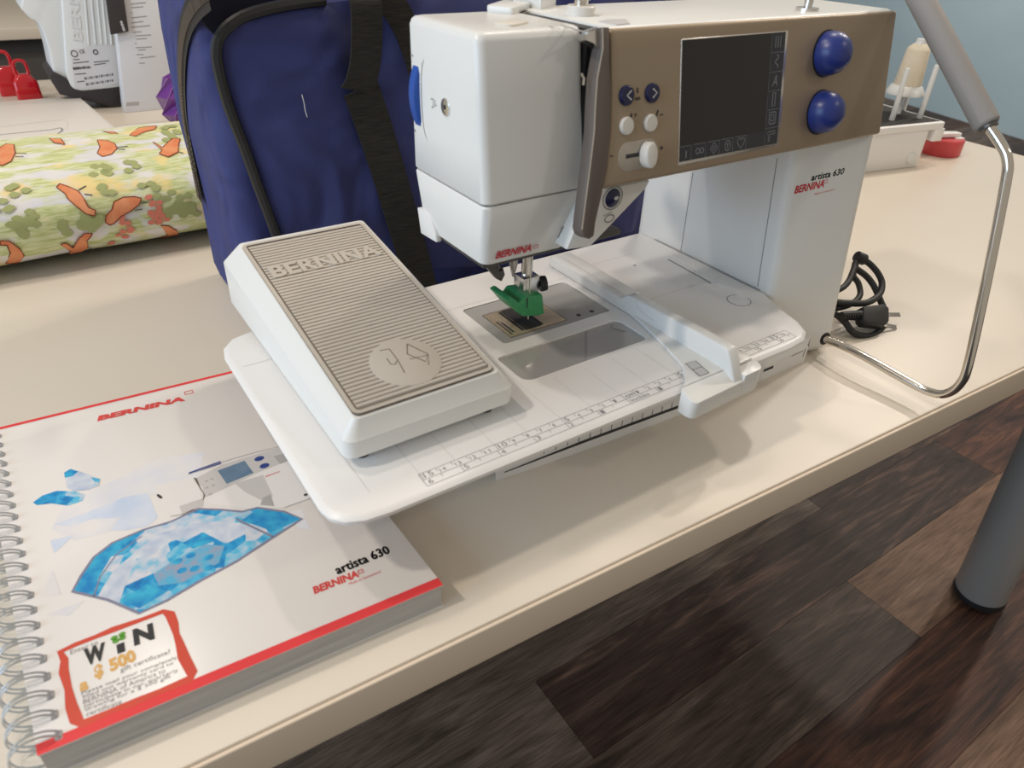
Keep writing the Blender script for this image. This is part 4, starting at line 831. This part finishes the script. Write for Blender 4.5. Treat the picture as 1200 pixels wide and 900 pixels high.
for k, yy in ((1.0, 20.6), (1.0, 19.3), (0.985, 18.9), (0.93, 18.55), (0.8, 18.2), (0.55, 17.95), (0.25, 17.8)):
    rings.append([(p[0], yy + 0.12 * math.sin(p[0] * 0.7 + p[1] * 0.4) * (1 if k < 0.95 else 0), p[1]) for p in shrink(k)])
b.loft(rings).build('front_pocket', 'bag_blue', A_)
MB().tube([(p[0], 18.85, p[1]) for p in smooth(pis, 1)], 0.42, 8).build('piping', 'piping', A_)
# gusset with zipper on the left side
zp = [(-15.4,28.5),(-19.04,27.49),(-23.02,25.96),(-26.67,23.7),(-29.84,20.59),(-31.91,17.35),(-32.54,14.56),(-32.75,12.13),(-33.02,9.14)]
zs = [tuple(p) for p in smooth(zp, 5)]
b = MB(); b.stroke('X-15.2', zs, 2.0, h=0.12); b.build('zipper_tape', 'piping', A_)
b = MB()
for i in range(len(zs) - 1):
    p0, p1 = Vector(zs[i]), Vector(zs[i + 1]); m_ = max(1, int((p1 - p0).length / 0.28)); d = (p1 - p0).normalized(); e = Vector((-d.y, d.x))
    for k in range(m_):
        c = p0.lerp(p1, k / m_); b.prism('X-15.2', [tuple(c - e * 0.45 - d * 0.07), tuple(c + e * 0.45 - d * 0.07), tuple(c + e * 0.45 + d * 0.07), tuple(c - e * 0.45 + d * 0.07)], 0.1, 0.24)
b.build('zipper_teeth', 'zipper', A_, sm=False, kind='stuff')
op = [(-14.47,27.64),(-10.87,27.54),(-13.44,26.19),(-14.27,25.33),(-14.44,26.01)]
MB().prism('Y20.3', [(-14.56,27.93),(-8.8,27.91),(-10.85,27.07),(-13.13,26.14),(-14.14,25.28),(-14.72,25.98),(-14.99,26.98)], -0.5, 0.25).build('pocket_mouth_shade', 'pocket_shade', A_)  # dark patch painting the shade between gusset and pocket
def strap(name, path, wd, yoff, parent, m='webbing'):
    b = MB(); P = [Vector(p) for p in path]; L = []; 
    rings = []
    for i, p in enumerate(P):
        a = P[max(i - 1, 0)]; c = P[min(i + 1, len(P) - 1)]; t = (c - a).normalized(); sd = t.cross(Vector((0, -1, 0))).normalized(); nn = sd.cross(t)
        rings.append([p - sd * wd / 2 - nn * 0.08, p + sd * wd / 2 - nn * 0.08, p + sd * wd / 2 + nn * 0.08, p - sd * wd / 2 + nn * 0.08])
    return b.loft(rings).build(name, m, parent, sm=True)
s1 = [(-4.29,21.32),(-3.54,18.86),(-2.57,15.21),(-1.4,10.42),(-0.1,4.91),(0.52,2.21)]
strap('webbing_strap', smooth([(p[0], 17.55, p[1]) for p in s1], 5), 3.1, 0, A_)
s2 = [(-3.88,29.34),(-3.83,27.68),(-3.87,25.67),(-4.13,23.59),(-4.55,22.07),(-4.77,21.27)]
strap('carry_handle', smooth([(s2[0][0], 17.6, s2[0][1])] + [(p[0], 16.4 + 0.35 * i * i / 12, p[1]) for i, p in enumerate(s2[1:5])] + [(s2[5][0], 17.45, s2[5][1])], 5), 2.5, 0, A_)
s3 = [(-2.33,29.25),(-1.33,27.52),(-0.39,26.18),(0.43,24.42),(1.32,21.76)]
strap('webbing_strap', smooth([(p[0], 17.5, p[1]) for p in s3], 5), 2.2, 0, A_)
b = MB(); b.tube(smooth([(-9.0, 18.05, 21.2), (-8.92, 18.0, 20.6), (-8.9, 18.0, 20.0), (-8.8, 18.0, 19.5)], 3), 0.04, 5); b.build('lint_thread', 'ink_light', A_)
# ------------------------------------------------------------------ bolt of bird fabric
F_ = thing('fabric_bolt', 'rolled fabric with orange birds on yellow-green print, left of the bag', 'fabric', (-32, 60, 0))
def roll(x, s_, k=1.0):
    c, sn = math.cos(s_), math.sin(s_)
    return Vector((x, 56 + 12.5 * k * math.copysign(abs(c) ** (2 / 2.6), c), 5.0 + 5.0 * k * math.copysign(abs(sn) ** (2 / 2.6), sn)))
b = MB(); rings = []
xs = [-75, -74.6] + [-74 + i * 2 for i in range(39)] + [3.6, 4]
for i, x in enumerate(xs):
    k = 0.9 if i in (0, len(xs) - 1) else 1.0
    rings.append([roll(x, 2 * math.pi * j / 64, k * (1 + 0.008 * math.sin(x * 0.5 + j * 0.3))) for j in range(64)])
b.loft(rings).build('fabric_roll', 'fabric_print', F_)
def rpoly(b, pts, k=1.012):
    # fill the outline with narrow bands that follow the curved cloth
    lo, hi = min(p[1] for p in pts), max(p[1] for p in pts); m_ = max(3, int((hi - lo) / 0.018)); ds = (hi - lo) / m_
    for i in range(m_):
        s0 = lo + i * ds; sm_ = s0 + ds / 2; xs_ = []
        for j in range(len(pts)):
            a, c = pts[j], pts[(j + 1) % len(pts)]
            if (a[1] > sm_) != (c[1] > sm_): xs_.append(a[0] + (c[0] - a[0]) * (sm_ - a[1]) / (c[1] - a[1]))
        xs_.sort()
        for x0, x1 in zip(xs_[::2], xs_[1::2]): b.add([roll(x0, s0, k), roll(x1, s0, k), roll(x1, s0 + ds, k), roll(x0, s0 + ds, k)], [[0, 1, 2, 3]])
def rstroke(b, pts, wd, k=1.016):
    # a printed line in the (x, angle) chart of the roll
    for i in range(len(pts) - 1):
        a, c = Vector(pts[i]), Vector(pts[i + 1]); A, B = roll(*a, k), roll(*c, k); d = (B - A); up = (roll(a.x, a.y, 1.1) - roll(a.x, a.y, 1.0)); e = d.cross(up)
        if e.length < 1e-9: continue
        e = e.normalized() * wd / 2; b.add([A - e, B - e, B + e, A + e], [[0, 1, 2, 3]])
birds = [
 [(-30.16,1.499),(-29.43,1.403),(-28.79,1.46),(-28.92,1.631),(-29.51,1.802),(-30.41,1.881),(-30.59,1.859)],
 [(-20.71,1.568),(-19.8,1.583),(-19.26,1.676),(-19.36,1.805),(-20.21,1.927),(-21.17,1.953),(-21.47,1.858),(-20.91,1.728)],
 [(-15.43,1.741),(-14.88,1.913),(-14.1,1.813),(-13.16,1.714),(-12.44,1.742),(-13.05,1.877),(-13.66,2.068),(-14.88,2.145),(-15.6,2.05),(-15.09,1.967)],
 [(-17.22,1.554),(-15.64,1.356),(-14.56,1.338),(-13.53,1.342),(-14.14,1.469),(-15.29,1.506),(-16.6,1.573)],
 [(-26.42,2.46),(-26.03,2.399),(-25.37,2.479),(-24.63,2.591),(-24.35,2.796),(-24.26,2.903),(-23.7,2.972),(-23.96,3.055),(-24.62,3.011),(-25.22,2.875),(-25.77,2.71),(-25.89,2.597)],
 [(-23.17,3.145),(-22.92,3.074),(-22.25,3.001),(-21.81,2.872),(-20.83,2.815),(-19.76,2.834),(-19.17,2.885),(-19.51,2.979),(-20.49,3.066),(-21.6,3.119),(-22.41,3.172),(-22.87,3.182)],
 [(-17.98,3.338),(-17.2,3.388),(-16.42,3.581),(-16.06,3.943),(-16.85,3.939),(-17.99,3.939),(-17.35,3.743)],
 [(-27.75,3.378),(-27.22,3.374),(-26.76,3.553),(-26.0,3.321),(-25.35,3.244),(-24.64,3.268),(-24.95,3.338),(-25.35,3.405),(-25.41,3.645),(-26.26,3.944),(-27.27,3.944),(-27.05,3.665)],
 [(-32.62,3.153),(-31.91,3.174),(-31.32,3.324),(-31.18,3.516),(-31.93,3.811),(-32.98,3.723),(-32.21,3.389),(-32.22,3.226),(-32.77,3.208)],
 [(-25.21,1.38),(-24.11,1.453),(-24.06,1.577),(-24.95,1.536)],
 [(-19.59,1.319),(-18.51,1.397),(-18.21,1.478),(-18.88,1.455)]]
for p in birds:
    b = MB(); rpoly(b, p); o = b.build('bird_print', 'bird', F_, sm=False)
    b = MB(); rstroke(b, p + [p[0]], 0.10); b.build('bird_outline', 'bird_line', o, sm=False)
b = MB()
for l in ([(-28.92,1.631),(-27.92,1.67)], [(-29.06,1.706),(-28.28,1.73)], [(-19.29,1.778),(-18.19,1.781)], [(-19.38,1.817),(-18.65,1.851)], [(-24.59,2.57),(-23.8,2.513)], [(-24.22,2.661),(-23.55,2.699)],
          [(-19.48,2.959),(-18.64,2.971)], [(-20.16,3.067),(-19.37,3.066)], [(-16.0,3.946),(-15.43,3.943)], [(-25.36,3.674),(-24.85,3.817)], [(-13.6,2.07),(-13.21,2.11)]): rstroke(b, l, 0.13)
b.build('twig_print', 'twig', F_, sm=False, kind='stuff')
b = MB(); rnd = random.Random(3)
leafs = [(-21.78,2.61),(-18.2,2.715),(-16.85,2.865),(-14.91,3.042),(-16.32,3.221),(-14.74,3.205),(-29.9,2.894),(-31.13,3.078),(-29.95,3.076),(-25.32,3.047),(-24.31,3.119),(-26.34,3.13),(-24.72,3.189),(-21.93,2.224),(-22.05,2.344),(-12.27,1.492),(-13.76,1.636),(-31.53,2.658),(-19.16,2.231),(-29.81,2.41),(-30.31,3.015),(-15.22,3.141)]
for c in leafs:
    for k in range(4):
        a = rnd.random() * 6.28; x, s_ = c[0] + 0.75 * math.cos(a), c[1] + 0.09 * math.sin(a)
        rpoly(b, [(x + 0.5 * math.cos(t), s_ + 0.055 * math.sin(t)) for t in [i * 0.785 for i in range(8)]], 1.009)
b.build('leaf_print', 'leaf', F_, sm=False, kind='stuff')
b = MB()
for c in [(-21.26,3.154),(-21.31,3.329),(-22.13,3.365),(-21.32,3.483),(-18.13,2.915),(-17.92,3.022),(-17.66,3.128),(-18.27,3.14),(-17.65,3.244),(-18.51,3.283),(-21.38,3.94),(-22.86,3.649)]:
    for k in range(3):
        a = rnd.random() * 6.28; x, s_ = c[0] + 0.4 * math.cos(a), c[1] + 0.05 * math.sin(a)
        rpoly(b, [(x + 0.36 * math.cos(t), s_ + 0.04 * math.sin(t)) for t in [i * 1.05 for i in range(6)]], 1.010)
b.build('blossom_print', 'blossom', F_, sm=False, kind='stuff')
# ------------------------------------------------------------------ things on the back table
W_ = thing('flat_case', 'flat white plastic case with handle outline behind the bird fabric', 'case', (-40, 105, 0))
cs = [(-16.43,121.14),(-14.09,92.8),(-14.48,90.12)]
o = MB().prism('Z0.0', roundpoly([(-75, 88.5), (-14.0, 86.5), (-16.6, 120.5), (-75, 122.5)], 1.0), 0.0, 2.2).build('case_body', 'cream_case', W_, bevel=0.2)
MB().stroke('Z2.2', [tuple(p) for p in smooth([(-32.53,96.54),(-30.3,97.02),(-26.9,96.97),(-23.41,96.91),(-22.16,97.44),(-22.0,95.63),(-23.08,93.36)], 4)], 0.3, h=0.02).build('handle_outline', 'ink_grey', o)
MB().stroke('Z2.2', [(-31.16,101.96),(-21.04,102.94),(-20.61,100.25),(-21.37,95.89)], 0.12, h=0.02).build('panel_line', 'ink_light', o)
# second sewing machine, seen from its end
N_ = thing('sewing_machine', 'white sewing machine turned end-on at top left, rating label on its side', 'sewing machine', (-13, 122, 0))
bl = [(-14.69,18.05),(-6.03,17.81),(-9.72,3.25),(-17.63,3.34)]
fr2 = 'Y118.0'
body = [(-13.71,23.73),(-5.63,23.69),(-9.22,3.51),(-15.96,3.35),(-17.47,3.91),(-17.71,5.95)]
MB().prism(fr2, roundpoly(body, 0.8), -13, 0.0).build('machine_end', 'machine_cool', N_, bevel=0.3)
side = [(-17.62,23.68),(-13.37,23.66),(-17.46,5.47),(-17.48,3.44),(-18.74,3.84),(-19.43,6.63),(-19.09,10.1),(-19.08,12.82),(-19.42,14.7),(-20.4,15.26),(-21.42,16.85)]
MB().prism('Y119.0', roundpoly(side, 0.5), -11, 0.0).build('machine_front', 'machine_cool', N_, bevel=0.4, seg=3)
b = MB().prism(fr2, [(-17.79,5.67),(-15.93,3.49),(-9.32,3.67),(-10.07,-0.45),(-19.61,3.08),(-20.47,6.17),(-19.58,6.95)], -12, -0.15); b.build('machine_base', 'charcoal', N_, bevel=0.2)
for i in range(5):
    p = [(-10.39,23.71),(-12.78,10.99),(-9.47,23.71),(-11.7,10.93),(-8.56,23.71),(-10.74,10.87),(-7.76,23.7),(-9.92,10.83),(-6.97,23.7),(-9.09,10.78)]
    MB().tube([on(fr2, p[2 * i], 0.02), on(fr2, p[2 * i + 1], 0.02)], 0.16, 6).build('vent_rib', 'machine_cool', N_)
b = MB(); b.text(fr2, 'BERNINA', (-13.57, 11.58), (-11.16, 25.57), 1.5, 0.08, 0.02, 0, 0.1); b.build('embossed_lettering', 'machine_cool', N_)
lb = MB().prism(fr2, [(-15.94,10.33),(-8.53,10.75),(-9.64,4.15),(-16.93,3.87)], 0, 0.03).build('rating_label', 'paper_white', N_)
b = MB()
def tl(a, c, s_, hh, bold=0.0): b.text(fr2, s_, a, c, hh, 0.05, bold)
tl((-16.33, 6.99), (-13.42, 7.07), 'BERNINA', 0.45, 0.05)
for a, c in (((-14.97, 5.45), (-10.08, 5.81)), ((-14.97, 4.44), (-10.34, 4.8))):
    d = Vector(c) - Vector(a)
    for i in range(16): b.stroke(fr2, [tuple(Vector(a) + d * i / 16), tuple(Vector(a) + d * (i + 0.35 + 0.35 * (i % 3 == 0)) / 16)], 0.4, h=0.05)
for q in ([(-15.87,8.66),(-14.92,8.67)], [(-16.02,8.1),(-13.53,8.22)], [(-12.75,8.03),(-10.19,8.14)], [(-12.86,7.6),(-10.86,7.75)], [(-16.26,6.27),(-14.47,6.28)], [(-16.34,4.98),(-15.09,5.03)]): b.stroke(fr2, q, 0.14, h=0.05)
b.stroke(fr2, ell((-15.47, 9.61), 0.5, 0.5, 14), 0.16, True, 0.05); b.stroke(fr2, ell((-12.03, 9.68), 0.35, 0.35, 14), 0.2, True, 0.05); b.text(fr2, 'CE', (-14.54, 9.55), (-13.69, 9.64), 0.6, 0.05)
b.build('label_print', 'ink', lb, kind='stuff')
# leaning carton with printed lines
Q_ = thing('printed_carton', 'pale grey carton with printed lines, standing beside the end-on machine', 'carton', (-4, 116, 0))
fr3 = 'Y113.0'
ct = [(-10.42,0.39),(-1.65,-0.26),(2.71,23.34),(-6.77,23.4)]
ct = [(ct[0][0], 0.0), (ct[1][0], 0.0), ct[2], ct[3]]
o = MB().prism(fr3, ct, -3.5, 0).build('carton_body', 'paper_white', Q_, bevel=0.1)
b = MB()
for q in ([(-5.16,17.62),(-2.63,17.82)], [(-5.15,17.1),(-3.2,17.17)], [(-5.48,16.31),(-5.21,16.3)], [(-5.54,15.51),(-2.99,15.69)], [(-5.74,14.72),(-3.74,14.91)], [(-5.9,14.05),(-2.79,14.19)], [(-5.82,13.23),(-4.41,13.3)], [(-5.54,12.67),(-3.0,12.68)], [(-5.54,12.12),(-3.83,12.17)], [(-5.98,11.45),(-5.7,11.43)], [(-6.01,10.76),(-3.31,10.74)], [(-5.69,10.32),(-4.4,10.38)], [(-6.14,9.64),(-5.02,9.57)], [(-5.71,9.05),(-3.1,9.17)], [(-6.06,8.22),(-5.07,8.15)]): b.stroke(fr3, q, 0.16)
b.build('printed_lines', 'ink_grey', o, kind='stuff')
MB().decal(fr3, [(-9.78,1.82),(-7.62,1.77),(-7.78,1.11),(-9.94,1.17)]).build('carton_stamp', 'art_mid', o)
MB().prism('Y112.6', [(-8.3,23.46),(-5.58,23.45),(-6.59,13.5),(-9.55,13.11)], -0.35, 0.35).build('dark_flap', 'charcoal', Q_, bevel=0.1, label='dark grey hanging flap')
b = MB(); b.text('Y112.25', 'BERNINA', (-7.09, 13.66), (-7.24, 15.27), 0.4, 0.02, 0.04); b.build('white_lettering', 'paper_white', Q_)
# red clear holders
def holder(x, y, lab, sc_, grp):
    t = thing('plastic_holder', lab, 'holder', (x, y, 0), 0.0, grp)
    b = MB(); R_ = []
    for z, a, c in ((0.0, 1.9, 1.3), (0.4, 2.0, 1.4), (3.2, 1.9, 1.3), (4.2, 1.2, 0.9), (4.5, 1.0, 0.6)):
        R_.append([(x + p[0] * sc_, y + p[1] * sc_, z * sc_) for p in rrect(-a, a, -c, c, 0.5, 3)])
    b.loft(R_).build('body', 'red_clear', t)
    MB().tube(smooth([(x - 0.9 * sc_, y, 4.2 * sc_), (x - 1.0 * sc_, y, 5.6 * sc_), (x - 0.6 * sc_, y, 6.6 * sc_), (x + 0.6 * sc_, y, 6.6 * sc_), (x + 1.0 * sc_, y, 5.6 * sc_), (x + 0.9 * sc_, y, 4.2 * sc_)], 4), 0.3 * sc_, 8).build('handle_loop', 'red_clear', t)
    return t
holder(-23.9, 131.0, 'nearer red plastic holder with loop handle, beside the end-on machine', 1.05, 'red plastic holders')
holder(-26.2, 137.5, 'farther red plastic holder with loop handle, at the left frame edge', 1.15, 'red plastic holders')
# purple faceted pincushion-like ornament peeping out behind the bag
t = thing('faceted_ornament', 'purple faceted ornament peeping out left of the blue bag', 'ornament', (-3.2, 100, 0))
b = MB(); rnd = random.Random(5)
R_ = []
for z, r_ in ((0.0, 1.6), (2.2, 3.2), (5.0, 3.4), (8.0, 1.6), (8.6, 0.3)): R_.append([(-3.2 + r_ * math.cos(2 * math.pi * (k + z * 0.3) / 7), 100 + r_ * math.sin(2 * math.pi * (k + z * 0.3) / 7), z) for k in range(7)])
b.loft(R_).build('gem_body', 'purple', t, sm=False)
b = MB()
for k in range(7):
    b.tube([Vector(R_[0][k]), Vector(R_[1][k]), Vector(R_[2][k]), Vector(R_[3][k])], 0.06, 5)
b.build('facet_edges', 'purple_edge', t, kind='stuff')
# ------------------------------------------------------------------ thread stand box
X_ = thing('thread_box', 'white box with black top and white spool pegs, right behind the machine', 'box', (90, 30, 0))
bx = roundpoly([(78, 24.2), (95.2, 20.6), (100.5, 36), (83, 40)], 0.6)
MB().prism('Z0.0', bx, 0.0, 5.9).build('box_body', 'white_bed', X_, bevel=0.15)
MB().prism('Z0.0', roundpoly([(77.6, 23.9), (98.2, 20.0), (101.4, 36.4), (82.7, 40.6)], 0.6), 5.9, 7.0).build('box_rim', 'white_bed', X_, bevel=0.15)
MB().prism('Z7.0', inset(roundpoly([(77.6, 23.9), (98.2, 20.0), (101.4, 36.4), (82.7, 40.6)], 0.6), 0.8), -0.02, 0.05).build('black_mat', 'dark_mat', X_)
MB().prism('Z0.0', [(96.3, 20.3), (98.4, 19.9), (98.9, 21.4), (96.8, 21.8)], 4.0, 6.0).build('latch', 'white_bed', X_, bevel=0.1)
MB().lathe((93.0, 21.1, 1.6), (-0.2, -1, 0), [(0, -0.2), (0.9, -0.2), (0.9, 0.3), (0, 0.4)], 18).build('box_stud', 'clear_pin', X_)
for p, zt in (((90.55, 25.0), 14.9), ((96.3, 23.6), 15.2), ((99.5, 28.4), 12.5), ((92.6, 31.4), 15.0)):
    MB().tube([(p[0], p[1], 7.0), (p[0], p[1], zt)], [0.45, 0.38], 12).build('spool_peg', 'clear_pin', X_, bevel=0.08)
t = thing('thread_spool', 'cream thread cone on fluted disc, standing over the white box', 'thread spool', (96.0, 27.2, 7.05))
MB().tube([(96.0, 27.2, 7.05), (96.0, 27.2, 11.0)], 0.4, 10).build('spindle', 'clear_pin', t)
R_ = []
for z, r_ in ((10.2, 2.9), (10.5, 2.9), (11.5, 2.3), (11.8, 1.6)): R_.append([(96.0 + r_ * (1 + 0.04 * (k % 2)) * math.cos(2 * math.pi * k / 36), 27.2 + r_ * (1 + 0.04 * (k % 2)) * math.sin(2 * math.pi * k / 36), z) for k in range(36)])
MB().loft(R_).build('fluted_disc', 'clear_pin', t)
MB().lathe((96.0, 27.2, 11.6), (0, 0, 1), [(0, 0), (2.05, 0), (2.1, 0.3), (1.75, 5.2), (1.6, 5.6), (0.9, 6.2), (0, 6.2)], 28).build('thread_cone', 'thread_cream', t)
MB().lathe((96.0, 27.2, 17.8), (0, 0, 1), [(0, 0), (0.85, 0), (0.7, 0.7), (0, 0.7)], 18).build('cone_tip', 'clear_pin', t)
t = thing('tape_dispenser', 'small red tape holder on the table beside white thread box', 'tape dispenser', (107.5, 24, 0))
MB().lathe((107.0, 23.6, 0), (0, 0, 1), [(0, 0), (3.3, 0), (3.4, 0.2), (3.4, 2.6), (3.2, 2.8), (0, 2.8)], 30).build('holder_body', 'tape_red', t)
MB().prism('Z0.0', roundpoly([(101.8, 24.0), (106.5, 22.3), (108.4, 21.4), (108.8, 22.8), (103.0, 26.0)], 0.3), 3.0, 3.7).build('white_arm', 'white_bed', t, bevel=0.1)
MB().prism('Z0.0', roundpoly([(107.2, 21.3), (108.6, 20.8), (109.0, 22.2), (107.6, 22.7)], 0.2), 1.4, 3.0).build('white_tip', 'white_bed', t, bevel=0.1)
